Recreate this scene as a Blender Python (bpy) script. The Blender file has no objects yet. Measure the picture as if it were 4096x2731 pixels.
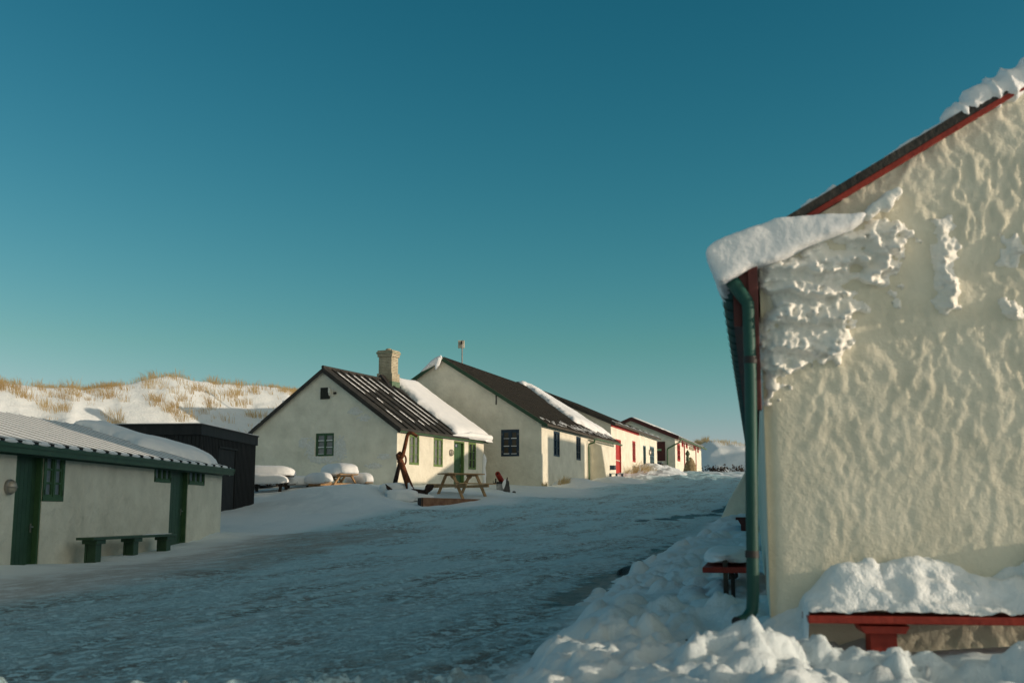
import bpy, bmesh, math, random
import numpy as np
from mathutils import Vector, Matrix
random.seed(7)
rng = np.random.default_rng(7)
SC = bpy.context.scene
COL = SC.collection
R = math.radians

# ------------------------------------------------------------------ camera model (eye at the origin, z = 0)
FPX = 4551.0
TILT = math.atan(0.1515)
ct, st = math.cos(TILT), math.sin(TILT)
def ray(px, py):
    a = (px-2048)/FPX; b = (1365.5-py)/FPX
    return Vector((a, ct - b*st, st + b*ct))
def atY(px, py, Y):
    r = ray(px, py); return r*(Y/r.y)
def atZ(px, py, z):
    r = ray(px, py); return r*(z/r.z)

# ------------------------------------------------------------------ numpy noise
def _h(ix, iy, seed):
    n = (ix.astype(np.int64)*374761393 + iy.astype(np.int64)*668265263 + seed*1442695041) & 0x7fffffff
    n = ((n ^ (n >> 13))*1274126177) & 0x7fffffff
    return ((n ^ (n >> 16)) & 0xffff)/65535.0
def vn(x, y, seed=0):
    x = np.asarray(x, float); y = np.asarray(y, float)
    x0 = np.floor(x); y0 = np.floor(y); fx = x-x0; fy = y-y0
    fx = fx*fx*fx*(fx*(fx*6-15)+10); fy = fy*fy*fy*(fy*(fy*6-15)+10)
    a = _h(x0, y0, seed); b = _h(x0+1, y0, seed); c = _h(x0, y0+1, seed); d = _h(x0+1, y0+1, seed)
    return (a*(1-fx)+b*fx)*(1-fy)+(c*(1-fx)+d*fx)*fy
def fbm(x, y, o=4, seed=0):
    s = 0; a = 0.5; t = 0
    for i in range(o):
        s = s + a*vn(x*2**i+i*17.3, y*2**i-i*9.1, seed+i); t += a; a *= 0.5
    return s/t - 0.5          # about -0.5..0.5
def ridged(x, y, o=3, seed=0):
    s = 0; a = 0.5; t = 0
    for i in range(o):
        s = s + a*(1-np.abs(2*vn(x*2**i+i*7.7, y*2**i+3.1*i, seed+i)-1)); t += a; a *= 0.5
    return s/t
def worley(x, y, seed=0):
    x = np.asarray(x, float); y = np.asarray(y, float); ix = np.floor(x); iy = np.floor(y)
    f1 = np.full(x.shape, 9.); f2 = f1.copy(); cid = np.zeros(x.shape)
    for i in (-1, 0, 1):
        for j in (-1, 0, 1):
            cx = ix+i+_h(ix+i, iy+j, seed); cy = iy+j+_h(ix+i, iy+j, seed+7); d = np.hypot(x-cx, y-cy); c = _h(ix+i, iy+j, seed+13)
            n = d < f1; f2 = np.where(n, f1, np.minimum(f2, d)); cid = np.where(n, c, cid); f1 = np.where(n, d, f1)
    return f1, f2, cid
def sstep(a, b, x):
    t = np.clip((np.asarray(x, float)-a)/(b-a), 0, 1); return t*t*(3-2*t)
def polydist(x, y, poly):
    """signed distance, positive inside"""
    x = np.asarray(x, float); y = np.asarray(y, float)
    d = np.full(x.shape, 1e9); ins = np.zeros(x.shape, bool)
    n = len(poly)
    for i in range(n):
        x0, y0 = poly[i][:2]; x1, y1 = poly[(i+1) % n][:2]
        ex, ey = x1-x0, y1-y0
        t = np.clip(((x-x0)*ex+(y-y0)*ey)/(ex*ex+ey*ey+1e-12), 0, 1)
        d = np.minimum(d, np.hypot(x-x0-t*ex, y-y0-t*ey))
        if abs(ey) > 1e-12:
            c = ((y0 > y) != (y1 > y)) & (x < ex*(y-y0)/ey + x0)
            ins ^= c
    return np.where(ins, d, -d)

# ------------------------------------------------------------------ materials
def nd(nt, t, **kw):
    n = nt.nodes.new(t)
    for k, v in kw.items(): setattr(n, k, v)
    return n
def mat(name, c1, c2=None, scale=4, rough=0.7, bump=0.0, bscale=40, metal=0.0, stretch=(1,1,1), lo=.35, hi=.65, bump2=0.0, b2scale=8, spec=.4, sss=0):
    m = bpy.data.materials.new(name); m.use_nodes = True; nt = m.node_tree; L = nt.links
    b = nt.nodes['Principled BSDF']; b.inputs['Roughness'].default_value = rough; b.inputs['Metallic'].default_value = metal
    b.inputs['Specular IOR Level'].default_value = spec
    c1 = tuple(c1)+(1,)
    b.inputs['Base Color'].default_value = c1
    tc = nd(nt, 'ShaderNodeTexCoord'); mp = nd(nt, 'ShaderNodeMapping'); mp.inputs['Scale'].default_value = stretch
    L.new(tc.outputs['Object'], mp.inputs['Vector'])
    if c2 is not None:
        n = nd(nt, 'ShaderNodeTexNoise'); n.inputs['Scale'].default_value = scale; n.inputs['Detail'].default_value = 6; n.inputs['Roughness'].default_value = .6
        L.new(mp.outputs[0], n.inputs['Vector'])
        r = nd(nt, 'ShaderNodeValToRGB'); r.color_ramp.elements[0].position = lo; r.color_ramp.elements[1].position = hi
        r.color_ramp.elements[0].color = c1; r.color_ramp.elements[1].color = tuple(c2)+(1,)
        L.new(n.outputs['Fac'], r.inputs['Fac']); L.new(r.outputs['Color'], b.inputs['Base Color'])
    prev = None
    for (amt, sc) in ((bump2, b2scale), (bump, bscale)):
        if amt > 0:
            n = nd(nt, 'ShaderNodeTexNoise'); n.inputs['Scale'].default_value = sc; n.inputs['Detail'].default_value = 5
            L.new(mp.outputs[0], n.inputs['Vector'])
            bp = nd(nt, 'ShaderNodeBump'); bp.inputs['Strength'].default_value = 1; bp.inputs['Distance'].default_value = amt
            L.new(n.outputs['Fac'], bp.inputs['Height'])
            if prev: L.new(prev.outputs['Normal'], bp.inputs['Normal'])
            prev = bp
    if prev: L.new(prev.outputs['Normal'], b.inputs['Normal'])
    return m
M = {}
M['snow'] = mat('snow', (.76,.81,.83), (.83,.86,.87), 3, .75, .006, 60, bump2=.03, b2scale=9)
M['snow_soft'] = mat('snow_soft', (.80,.81,.82), (.86,.86,.86), 3, .75, .005, 25, bump2=.02, b2scale=5)
M['plaster'] = mat('white_limewash', (.66,.62,.51), (.80,.755,.63), 1.6, .9, .016, 14, bump2=.05, b2scale=3.6, spec=.2)
M['plaster_near'] = mat('old_limewash', (.69,.645,.515), (.79,.74,.60), 3, .9, .003, 90, bump2=.007, b2scale=24, spec=.2)
M['roof_dark'] = mat('tarred_roof', (.019,.018,.016), (.050,.045,.037), 2.5, .75, .01, 30, stretch=(1,1,1))
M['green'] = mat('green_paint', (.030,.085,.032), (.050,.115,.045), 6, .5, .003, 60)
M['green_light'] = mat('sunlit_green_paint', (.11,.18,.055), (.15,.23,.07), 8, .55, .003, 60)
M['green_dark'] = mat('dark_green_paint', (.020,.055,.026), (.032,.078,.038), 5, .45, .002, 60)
M['green_pipe'] = mat('green_gutter_paint', (.003,.048,.037), (.007,.080,.060), 4, .55, .003, 25, stretch=(1,1,.3))
M['green_verdigris'] = mat('pale_green_gutter', (.075,.13,.075), (.12,.19,.11), 5, .5, .003, 30)
M['blue'] = mat('dark_blue_paint', (.008,.026,.050), (.014,.040,.070), 6, .5, .002, 60)
M['blue_grey'] = mat('blue_grey_paint', (.10,.17,.19), (.15,.23,.25), 6, .5)
M['teal_dark'] = mat('dark_teal_paint', (.015,.04,.045), (.03,.06,.06), 6, .5)
M['red'] = mat('red_paint', (.36,.020,.016), (.46,.035,.025), 5, .5, .003, 40)
M['red_bench'] = mat('worn_red_paint', (.23,.018,.009), (.33,.030,.014), 9, .55, .004, 30)
M['red_dark'] = mat('maroon_paint', (.060,.013,.012), (.10,.022,.018), 4, .6, .003, 30)
M['black_wood'] = mat('black_stained_wood', (.008,.009,.010), (.018,.019,.020), 8, .7, .004, 30, stretch=(1,1,.15))
M['wood'] = mat('weathered_pine', (.33,.19,.085), (.48,.31,.16), 9, .7, .004, 40)
M['wood_dark'] = mat('dark_wet_wood', (.035,.026,.020), (.07,.05,.035), 7, .7, .004, 30)
M['rust'] = mat('rusted_iron', (.055,.018,.008), (.20,.065,.022), 9, .85, .02, 25, metal=.1)
M['rust_dark'] = mat('dark_rusted_iron', (.018,.011,.009), (.055,.028,.018), 9, .8, .015, 25, metal=.1)
M['rust_plank'] = mat('rusty_steel_edge', (.17,.075,.04), (.26,.14,.08), 5, .75, .006, 30)
M['iron'] = mat('black_iron', (.012,.012,.012), (.03,.025,.022), 12, .6, .003, 30)
M['grey_metal'] = mat('grey_metal', (.25,.24,.22), (.35,.33,.3), 10, .35, metal=.6)
M['glass_bulb'] = mat('ribbed_glass', (.35,.30,.24), (.5,.45,.36), 12, .15, spec=.8)
M['frost'] = mat('frosted_plaster', (.62,.60,.54), (.74,.73,.70), 14, .9, .01, 40)
M['snow_wall'] = mat('wall_crust_snow', (.82,.80,.73), (.87,.85,.80), 6, .8, .006, 50, bump2=.012, b2scale=16)
M['pane'] = mat('window_pane', (.020,.024,.028), (.05,.055,.06), 3, .12, .002, 3, spec=.8)
M['pane_milky'] = mat('curtained_pane', (.12,.13,.13), (.20,.205,.19), 5, .25, spec=.6)
M['pane_frost'] = mat('frosted_pane', (.12,.15,.18), (.20,.23,.26), 12, .35)
M['pane_brown'] = mat('brown_lit_pane', (.035,.028,.018), (.06,.05,.03), 5, .3)
M['white'] = mat('white_plastic', (.70,.66,.56), (.74,.70,.6), 5, .5)
M['cream_panel'] = mat('cream_panel', (.60,.56,.44), (.66,.62,.5), 5, .6)
M['stone'] = mat('tan_boulder', (.16,.115,.055), (.33,.25,.14), 5, .9, .02, 12, bump2=.05, b2scale=4)
M['stone_grey'] = mat('grey_stone', (.05,.05,.048), (.11,.105,.10), 8, .85, .015, 20)
M['stone_pale'] = mat('pale_frosted_stone', (.33,.34,.35), (.50,.5,.5), 6, .9, .015, 20)
M['bronze'] = mat('green_bronze', (.035,.06,.035), (.10,.12,.06), 8, .5, metal=.3)
M['sign_wood'] = mat('carved_sign', (.20,.17,.12), (.32,.28,.2), 14, .7)
M['blue_sign'] = mat('blue_sign', (.015,.05,.13), (.02,.06,.15), 5, .4)
M['mint_sign'] = mat('mint_sign', (.25,.42,.22), (.28,.46,.25), 5, .5)
M['grass'] = mat('dry_marram_grass', (.50,.33,.14), (.70,.52,.26), .8, .8, spec=.2)
M['grass_pale'] = mat('pale_dry_grass', (.42,.32,.16), (.60,.48,.28), .8, .8, spec=.2)
M['leaf'] = mat('dark_rose_leaves', (.022,.014,.010), (.05,.03,.02), 3, .8)
M['soot'] = mat('dark_shutter', (.012,.013,.010), (.03,.03,.022), 16, .8)

# brick for the chimney
def brick_mat():
    m = bpy.data.materials.new('pale_yellow_brick'); m.use_nodes = True; nt = m.node_tree; L = nt.links
    b = nt.nodes['Principled BSDF']; b.inputs['Roughness'].default_value = .85
    g = nd(nt, 'ShaderNodeNewGeometry'); tc = nd(nt, 'ShaderNodeTexCoord'); sp = nd(nt, 'ShaderNodeSeparateXYZ'); L.new(tc.outputs['Object'], sp.inputs[0])
    ad = nd(nt, 'ShaderNodeMath', operation='SUBTRACT'); L.new(sp.outputs[0], ad.inputs[0]); L.new(sp.outputs[1], ad.inputs[1])
    cb = nd(nt, 'ShaderNodeCombineXYZ'); L.new(ad.outputs[0], cb.inputs[0]); L.new(sp.outputs[2], cb.inputs[1])
    br = nd(nt, 'ShaderNodeTexBrick'); br.inputs['Scale'].default_value = 1; br.inputs['Brick Width'].default_value = .24; br.inputs['Row Height'].default_value = .07
    br.inputs['Mortar Size'].default_value = .008; br.inputs['Color1'].default_value = (.54,.47,.33,1); br.inputs['Color2'].default_value = (.44,.375,.25,1); br.inputs['Mortar'].default_value = (.30,.26,.19,1)
    L.new(cb.outputs[0], br.inputs['Vector'])
    n = nd(nt, 'ShaderNodeTexNoise'); n.inputs['Scale'].default_value = 5; n.inputs['Detail'].default_value = 5; L.new(tc.outputs['Object'], n.inputs['Vector'])
    r = nd(nt, 'ShaderNodeValToRGB'); r.color_ramp.elements[0].position = .3; r.color_ramp.elements[0].color = (.75,.75,.75,1); r.color_ramp.elements[1].position = .6; L.new(n.outputs['Fac'], r.inputs['Fac'])
    mx = nd(nt, 'ShaderNodeMix', data_type='RGBA', blend_type='MULTIPLY'); mx.inputs[0].default_value = 1
    L.new(br.outputs['Color'], mx.inputs[6]); L.new(r.outputs['Color'], mx.inputs[7]); L.new(mx.outputs[2], b.inputs['Base Color'])
    bp = nd(nt, 'ShaderNodeBump'); bp.inputs['Distance'].default_value = .01; L.new(br.outputs['Fac'], bp.inputs['Height']); bp.invert = True; L.new(bp.outputs[0], b.inputs['Normal'])
    return m
M['brick'] = brick_mat()

# ------------------------------------------------------------------ object helpers
WM = {}
def empty(name, loc, rz=0, label=None, cat=None, group=None, kind=None):
    o = bpy.data.objects.new(name, None); COL.objects.link(o)
    o.empty_display_size = .2
    o.location = loc; o.rotation_euler = (0, 0, rz)
    WM[o.name] = Matrix.Translation(Vector(loc)) @ Matrix.Rotation(rz, 4, 'Z')
    tag(o, label, cat, group, kind); return o
def tag(o, label=None, cat=None, group=None, kind=None):
    if label: o['label'] = label
    if cat: o['category'] = cat
    if group: o['group'] = group
    if kind: o['kind'] = kind
    return o
class MB:
    def __init__(s): s.v = []; s.f = []; s.ch = []
    def add(s, vs, fs):
        s.ch.append((len(s.v), len(s.f)))
        b = len(s.v); s.v += [Vector(p) for p in vs]; s.f += [tuple(b+i for i in f) for f in fs]; return s
    def hexa(s, p, a, b, c):
        p, a, b, c = map(Vector, (p, a, b, c))
        vs = [p, p+a, p+a+b, p+b, p+c, p+a+c, p+a+b+c, p+b+c]
        return s.add(vs, [(0,3,2,1), (4,5,6,7), (0,1,5,4), (1,2,6,5), (2,3,7,6), (3,0,4,7)])
    def box(s, cx, cy, cz, sx, sy, sz):
        return s.hexa((cx-sx/2, cy-sy/2, cz-sz/2), (sx,0,0), (0,sy,0), (0,0,sz))
    def beam(s, a, b, w, h, up=(0,0,1)):
        a = Vector(a); b = Vector(b); d = (b-a); dn = d.normalized(); up = Vector(up)
        x = dn.cross(up)
        if x.length < 1e-4: x = dn.cross(Vector((1,0,0)))
        x.normalize(); y = x.cross(dn).normalized()
        return s.hexa(a-x*w/2-y*h/2, x*w, y*h, d)
    def tube(s, pts, r, n=10, closed=False, flat=1.0):
        pts = [Vector(p) for p in pts]; m = len(pts)
        rs = r if isinstance(r, (list, tuple)) else [r]*m
        s.ch.append((len(s.v), len(s.f))); base = len(s.v); prev = None
        for i, p in enumerate(pts):
            if closed: t = (pts[(i+1) % m]-pts[i-1]).normalized()
            else: t = (pts[min(i+1, m-1)]-pts[max(i-1, 0)]).normalized()
            if prev is None:
                x = t.cross(Vector((0,0,1)))
                if x.length < .05: x = t.cross(Vector((0,1,0)))
            else: x = prev - t*prev.dot(t)
            x.normalize(); prev = x; y = t.cross(x)
            for k in range(n):
                a = 2*math.pi*k/n
                s.v.append(p + x*math.cos(a)*rs[i] + y*math.sin(a)*rs[i]*flat)
        for i in range(m if closed else m-1):
            j = (i+1) % m
            for k in range(n):
                s.f.append((base+i*n+k, base+i*n+(k+1) % n, base+j*n+(k+1) % n, base+j*n+k))
        if not closed:
            s.f.append(tuple(base+k for k in reversed(range(n)))); s.f.append(tuple(base+(m-1)*n+k for k in range(n)))
        return s
    def prism(s, poly, vec):
        n = len(poly); vec = Vector(vec); vs = [Vector(p) for p in poly]+[Vector(p)+vec for p in poly]
        return s.add(vs, [tuple(reversed(range(n))), tuple(range(n, 2*n))]+[(i, (i+1) % n, n+(i+1) % n, n+i) for i in range(n)])
    def lathe(s, prof, o, axis, n=20):
        o = Vector(o); ax = Vector(axis).normalized(); x = ax.cross(Vector((0,0,1)))
        if x.length < .05: x = Vector((1,0,0))
        x.normalize(); y = ax.cross(x); base = len(s.v); m = len(prof)
        for (r, h) in prof:
            for k in range(n):
                a = 2*math.pi*k/n; s.v.append(o+ax*h+(x*math.cos(a)+y*math.sin(a))*max(r, 1e-4))
        for i in range(m-1):
            for k in range(n): s.f.append((base+i*n+k, base+i*n+(k+1) % n, base+(i+1)*n+(k+1) % n, base+(i+1)*n+k))
        s.f.append(tuple(base+k for k in reversed(range(n)))); s.f.append(tuple(base+(m-1)*n+k for k in range(n)))
        return s
    def split(s, name, m, parent, **k):
        e = s.ch[1:]+[(len(s.v), len(s.f))]
        for (v0, f0), (v1, f1) in zip(s.ch, e):
            q = MB(); q.v = s.v[v0:v1]; q.f = [tuple(i-v0 for i in f) for f in s.f[f0:f1]]; q.build(name, m, parent, **k)
    def build(s, name, m, parent=None, smooth=False, bevel=0, recalc=True):
        inv = WM[parent.name].inverted() if parent else Matrix.Identity(4)
        me = bpy.data.meshes.new(name)
        me.from_pydata([tuple(inv @ p) for p in s.v], [], s.f)
        if recalc:
            bm = bmesh.new(); bm.from_mesh(me); bmesh.ops.recalc_face_normals(bm, faces=bm.faces)
            if smooth:
                for e in bm.edges: e.smooth = (len(e.link_faces) == 2 and e.calc_face_angle(0) < R(40))
            bm.to_mesh(me); bm.free()
        if smooth: me.shade_smooth() if hasattr(me, 'shade_smooth') else None
        if smooth and recalc:
            try: me.set_sharp_from_angle(angle=R(40))
            except Exception: pass
        me.materials.append(m); me.update()
        o = bpy.data.objects.new(name, me); COL.objects.link(o)
        if parent: o.parent = parent; WM[o.name] = WM[parent.name]
        else: WM[o.name] = Matrix.Identity(4)
        if bevel:
            bv = o.modifiers.new('bevel', 'BEVEL'); bv.width = bevel; bv.segments = 2; bv.limit_method = 'ANGLE'
        return o
def mesh_np(name, V, Fq, m, parent=None, smooth=True):
    """V (n,3) world, Fq list/array of quads or tris"""
    if parent:
        inv = np.array(WM[parent.name].inverted()); V = V @ inv[:3, :3].T + inv[:3, 3]
    me = bpy.data.meshes.new(name)
    Fq = np.asarray(Fq, dtype=np.int32); k = Fq.shape[1]
    me.vertices.add(len(V)); me.vertices.foreach_set('co', V.astype(np.float32).ravel())
    me.loops.add(Fq.size); me.loops.foreach_set('vertex_index', Fq.ravel())
    me.polygons.add(len(Fq)); me.polygons.foreach_set('loop_start', np.arange(0, Fq.size, k, dtype=np.int32))
    try: me.polygons.foreach_set('loop_total', np.full(len(Fq), k, dtype=np.int32))
    except Exception: pass
    me.polygons.foreach_set('use_smooth', np.full(len(Fq), smooth))
    me.update(calc_edges=True); me.validate()
    me.materials.append(m)
    o = bpy.data.objects.new(name, me); COL.objects.link(o)
    if parent: o.parent = parent; WM[o.name] = WM[parent.name]
    else: WM[o.name] = Matrix.Identity(4)
    return o
def gridfaces(ny, nx, keep=None):
    i = np.arange(ny*nx).reshape(ny, nx)
    q = np.stack([i[:-1, :-1], i[:-1, 1:], i[1:, 1:], i[1:, :-1]], -1).reshape(-1, 4)
    if keep is not None:
        k = (keep[:-1, :-1] | keep[:-1, 1:] | keep[1:, 1:] | keep[1:, :-1]).reshape(-1); q = q[k]
    return q
def compact(V, Fq):
    u, inv = np.unique(Fq, return_inverse=True); return V[u], inv.reshape(Fq.shape)
def copy_tree(o, parent=None):
    c = o.copy(); COL.objects.link(c); c.parent = parent
    for ch in [x for x in bpy.data.objects if x.parent == o]: copy_tree(ch, c)
    return c

class Face:
    """vertical wall plane: point = O + d*s + n*out, height z"""
    def __init__(s, O, d, n): s.O = Vector((O[0], O[1], 0)); s.d = Vector(d); s.n = Vector(n)
    def p(s, a, z, out=0): return s.O + s.d*a + s.n*out + Vector((0, 0, z))
    def hit(s, px, py, out=0):
        r = ray(px, py); O = s.O + s.n*out
        q = r*(O.dot(s.n)/r.dot(s.n)); return ((q-O).dot(s.d), q.z)
    def rect(s, x0, y0, x1, y1, y0b=None):
        """pixel rectangle (top-left corner, bottom-right corner) to s/z range"""
        a = s.hit(x0, y0); b = s.hit(x1, y1); c = s.hit(x0, y1); 
        s0, s1 = sorted((a[0], b[0]))
        return [s0, b[1], s1, a[1]]          # s0,z0,s1,z1
class Frame:
    """O = near right corner; u runs away along the long wall, v runs left along the near gable"""
    def __init__(s, O, th, tg=None):
        s.O = Vector((O[0], O[1], 0)); s.th = th
        tg = th if tg is None else tg
        s.u = Vector((math.sin(th), math.cos(th), 0)); s.v = Vector((-math.cos(tg), math.sin(tg), 0))
        s.nl = Vector((math.cos(th), -math.sin(th), 0)); s.ng = Vector((-math.sin(tg), -math.cos(tg), 0))
        s.long = Face(s.O, s.u, s.nl); s.gable = Face(s.O, s.v, s.ng)
    def p(s, u, v, z): return s.O + s.u*u + s.v*v + Vector((0, 0, z))

def cells(mb, face, s0, s1, z0, z1, holes, depth=.14):
    xs = sorted({s0, s1, *[min(max(h[0], s0), s1) for h in holes], *[min(max(h[2], s0), s1) for h in holes]})
    zs = sorted({z0, z1, *[min(max(h[1], z0), z1) for h in holes], *[min(max(h[3], z0), z1) for h in holes]})
    for i in range(len(xs)-1):
        for j in range(len(zs)-1):
            cx = (xs[i]+xs[i+1])/2; cz = (zs[j]+zs[j+1])/2
            if any(h[0] < cx < h[2] and h[1] < cz < h[3] for h in holes): continue
            mb.add([face.p(xs[i], zs[j]), face.p(xs[i+1], zs[j]), face.p(xs[i+1], zs[j+1]), face.p(xs[i], zs[j+1])], [(0,1,2,3)])
    for h in holes:
        a, b, c, d = h[:4]
        P = [(a,b), (c,b), (c,d), (a,d)]
        for k in range(4):
            p, q = P[k], P[(k+1) % 4]
            mb.add([face.p(*p), face.p(*q), face.p(q[0], q[1], -depth), face.p(p[0], p[1], -depth)], [(0,1,2,3)])
        mb.add([face.p(*P[k], -depth) for k in range(4)], [(0,1,2,3)])

def window(face, r, parent, fm, pm, cols=2, rows=3, fw=.055, recess=.03, mid=None, snow=None, shutters=False):
    """r = s0,z0,s1,z1; frame with sashes, pane as a child"""
    s0, z0, s1, z1 = r; w = MB(); n = face.n
    def bar(a0, b0, a1, b1, o0, o1):
        w.hexa(face.p(a0, b0, o0), face.d*(a1-a0), Vector((0,0,b1-b0)), n*(o1-o0))
    o0, o1 = -recess-.03, -recess+.035
    g = .006
    s0 += g; s1 -= g; z0 += g; z1 -= g
    bar(s0, z0, s1, z0+fw, o0, o1); bar(s0, z1-fw, s1, z1, o0, o1)
    bar(s0, z0+fw, s0+fw, z1-fw, o0, o1); bar(s1-fw, z0+fw, s1, z1-fw, o0, o1)
    iw = s1-s0-2*fw; cw = iw/cols
    for i in range(1, cols):
        x = s0+fw+cw*i; bw = fw*.8
        bar(x-bw/2, z0+fw, x+bw/2, z1-fw, o0, o1+.004)
    ih = z1-z0-2*fw
    sw = fw*.55
    for i in range(cols):
        a = s0+fw+cw*i + (fw*.4 if i else 0); b = s0+fw+cw*(i+1) - (fw*.4 if i < cols-1 else 0)
        bar(a, z0+fw, a+sw, z1-fw, o0+.01, o1-.012); bar(b-sw, z0+fw, b, z1-fw, o0+.01, o1-.012)
        bar(a+sw, z0+fw, b-sw, z0+fw+sw, o0+.01, o1-.012); bar(a+sw, z1-fw-sw, b-sw, z1-fw, o0+.01, o1-.012)
        for j in range(1, rows):
            z = z0+fw+ih*j/rows; bar(a+sw, z-sw*.45, b-sw, z+sw*.45, o0+.01, o1-.014)
    o = w.build('window', fm, parent)
    p = MB(); p.hexa(face.p(s0+fw*.5, z0+fw*.5, o0+.006), face.d*(s1-s0-fw), Vector((0,0,z1-z0-fw)), n*.012)
    p.build('pane', pm, o)
    # hinges
    hb = MB()
    for zz in (z0+(z1-z0)*.17, z0+(z1-z0)*.83):
        for ss in (s0+fw*.5, s1-fw*.5):
            hb.hexa(face.p(ss-.008, zz-.05, o1), face.d*.016, Vector((0,0,.10)), n*.008)
    hb.split('hinge', M['grey_metal'] if fm in (M['blue'],) else M['iron'], o)
    return o
def snow_sills(face, r, parent, cols, rows, fw=.055, recess=.03):
    s0, z0, s1, z1 = r; w = MB(); ih = z1-z0-2*fw; cw = (s1-s0-2*fw)/cols
    for i in range(cols):
        for j in range(rows):
            z = z0+fw+ih*j/rows+.02; a = s0+fw+cw*i+.04; b = a+cw-.09
            w.hexa(face.p(a, z, -recess-.01), face.d*(b-a), Vector((0,0,random.uniform(.018,.035))), face.n*.03)
    w.split('sill_snow', M['snow_soft'], parent)
def door(face, r, parent, dm, fm, fw=.07, recess=.10, boards=5, handle_side=1, name='door', handle=True):
    s0, z0, s1, z1 = r; n = face.n; g = .005
    f = MB()
    def bar(m, a0, b0, a1, b1, o0, o1): m.hexa(face.p(a0, b0, o0), face.d*(a1-a0), Vector((0,0,b1-b0)), n*(o1-o0))
    bar(f, s0+g, z0, s0+fw, z1-fw, -recess-.02, -.012); bar(f, s1-fw, z0, s1-g, z1-fw, -recess-.02, -.012); bar(f, s0+g, z1-fw, s1-g, z1-g, -recess-.02, -.012)
    d = MB(); a, b = s0+fw, s1-fw; bw = (b-a)/boards
    for i in range(boards):
        bar(d, a+bw*i+.004, z0+.005, a+bw*(i+1)-.004, z1-fw-.004, -recess-.03, -recess)
    bar(d, a, z0+.005, b, z1-fw-.004, -recess-.034, -recess-.012)
    o = d.build(name, dm, parent)
    f.build('door_frame', fm, o)
    if handle:
        h = MB(); hs = b-.09 if handle_side > 0 else a+.09; zh = z0+min(1.05, (z1-z0)*.5)
        bar(h, hs-.02, zh-.08, hs+.02, zh+.08, -recess, -recess+.008)
        h.tube([face.p(hs, zh+.02, -recess+.008), face.p(hs, zh+.02, -recess+.05), face.p(hs-.11*handle_side, zh+.02, -recess+.05)], .011, 8)
        h.build('handle', M['grey_metal'], o)
    return o
def bulkhead(face, s, z, r, parent, name='wall_lamp'):
    n = face.n; o = face.p(s, z); b = MB()
    b.lathe([(r*.95, 0), (r, .015), (r, .05), (r*.9, .06), (r*.82, .06)], o, n, 24)
    m = b.build(name, M['grey_metal'], parent, smooth=True)
    gl = MB(); gl.lathe([(r*.8, .055), (r*.78, .08), (r*.6, .12), (r*.3, .145), (.01, .15)], o, n, 24); gl.build('lamp_glass', M['glass_bulb'], m, smooth=True)
    c = MB(); up = Vector((0,0,1)); sd = n.cross(up)
    for ax in (up, sd):
        c.tube([o+ax*r*.9*math.cos(t)+n*(.055+.11*math.sin(t)) for t in [math.pi*i/12 for i in range(13)]], r*.045, 6)
    c.tube([o+n*.06+(up*math.cos(t)+sd*math.sin(t))*r*.92 for t in [2*math.pi*i/20 for i in range(20)]], r*.06, 6, closed=True)
    c.build('lamp_cage', M['grey_metal'], m, smooth=True)
    return m

def house(name, label, F, L, W, zb, ze, zr, wm, rm, hl=(), hg=(), oe=.25, og=.15, t=.10, cat='house', group=None, gable=True, back_ze=None, far=True):
    root = empty(name, F.p(L/2, W/2, zb), 0, label, cat, group)
    w = MB()
    if gable:
        cells(w, F.gable, 0, W, zb, ze, [h for h in hg])
        w.add([F.p(0,0,ze), F.p(0,W,ze), F.p(0,W/2,zr)], [(0,1,2)])
    cells(w, F.long, 0, L, zb, ze, list(hl))
    w.add([F.p(0,W,zb), F.p(L,W,zb), F.p(L,W,ze), F.p(0,W,ze)], [(0,1,2,3)])
    w.add([F.p(L,0,zb), F.p(L,W,zb), F.p(L,W,ze), F.p(L,W/2,zr), F.p(L,0,ze)], [(0,1,2,3,4)])
    w.build('wall', wm, root, recalc=False)
    m = (zr-ze)/(W/2)
    r = MB(); e = .004
    prof = [(-oe, ze-oe*m+e), (W/2, zr+e), (W+oe, ze-oe*m+e), (W+oe, ze-oe*m+t), (W/2, zr+t), (-oe, ze-oe*m+t)]
    r.prism([F.p(-og, v, z) for v, z in prof], F.u*(L+2*og))
    return root, r, m
def roofpoint(F, W, ze, zr, t, m, u, k):
    """k = distance up the right slope measured horizontally from the wall line"""
    return F.p(u, k, ze+k*m+t)
def roof_hit(F, ze, t, m, px, py):
    """pixel -> (u,k) on the right slope's top surface"""
    n = (F.u.cross(F.v + Vector((0,0,m)))).normalized(); P0 = F.p(0, 0, ze+t)
    r = ray(px, py); q = r*(P0.dot(n)/r.dot(n)); q2 = q-P0
    # solve q2 = u*F.u + k*F.v (+z)
    A = np.array([[F.u.x, F.v.x], [F.u.y, F.v.y]]); u, k = np.linalg.solve(A, np.array([q2.x, q2.y])); return u, k
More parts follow.
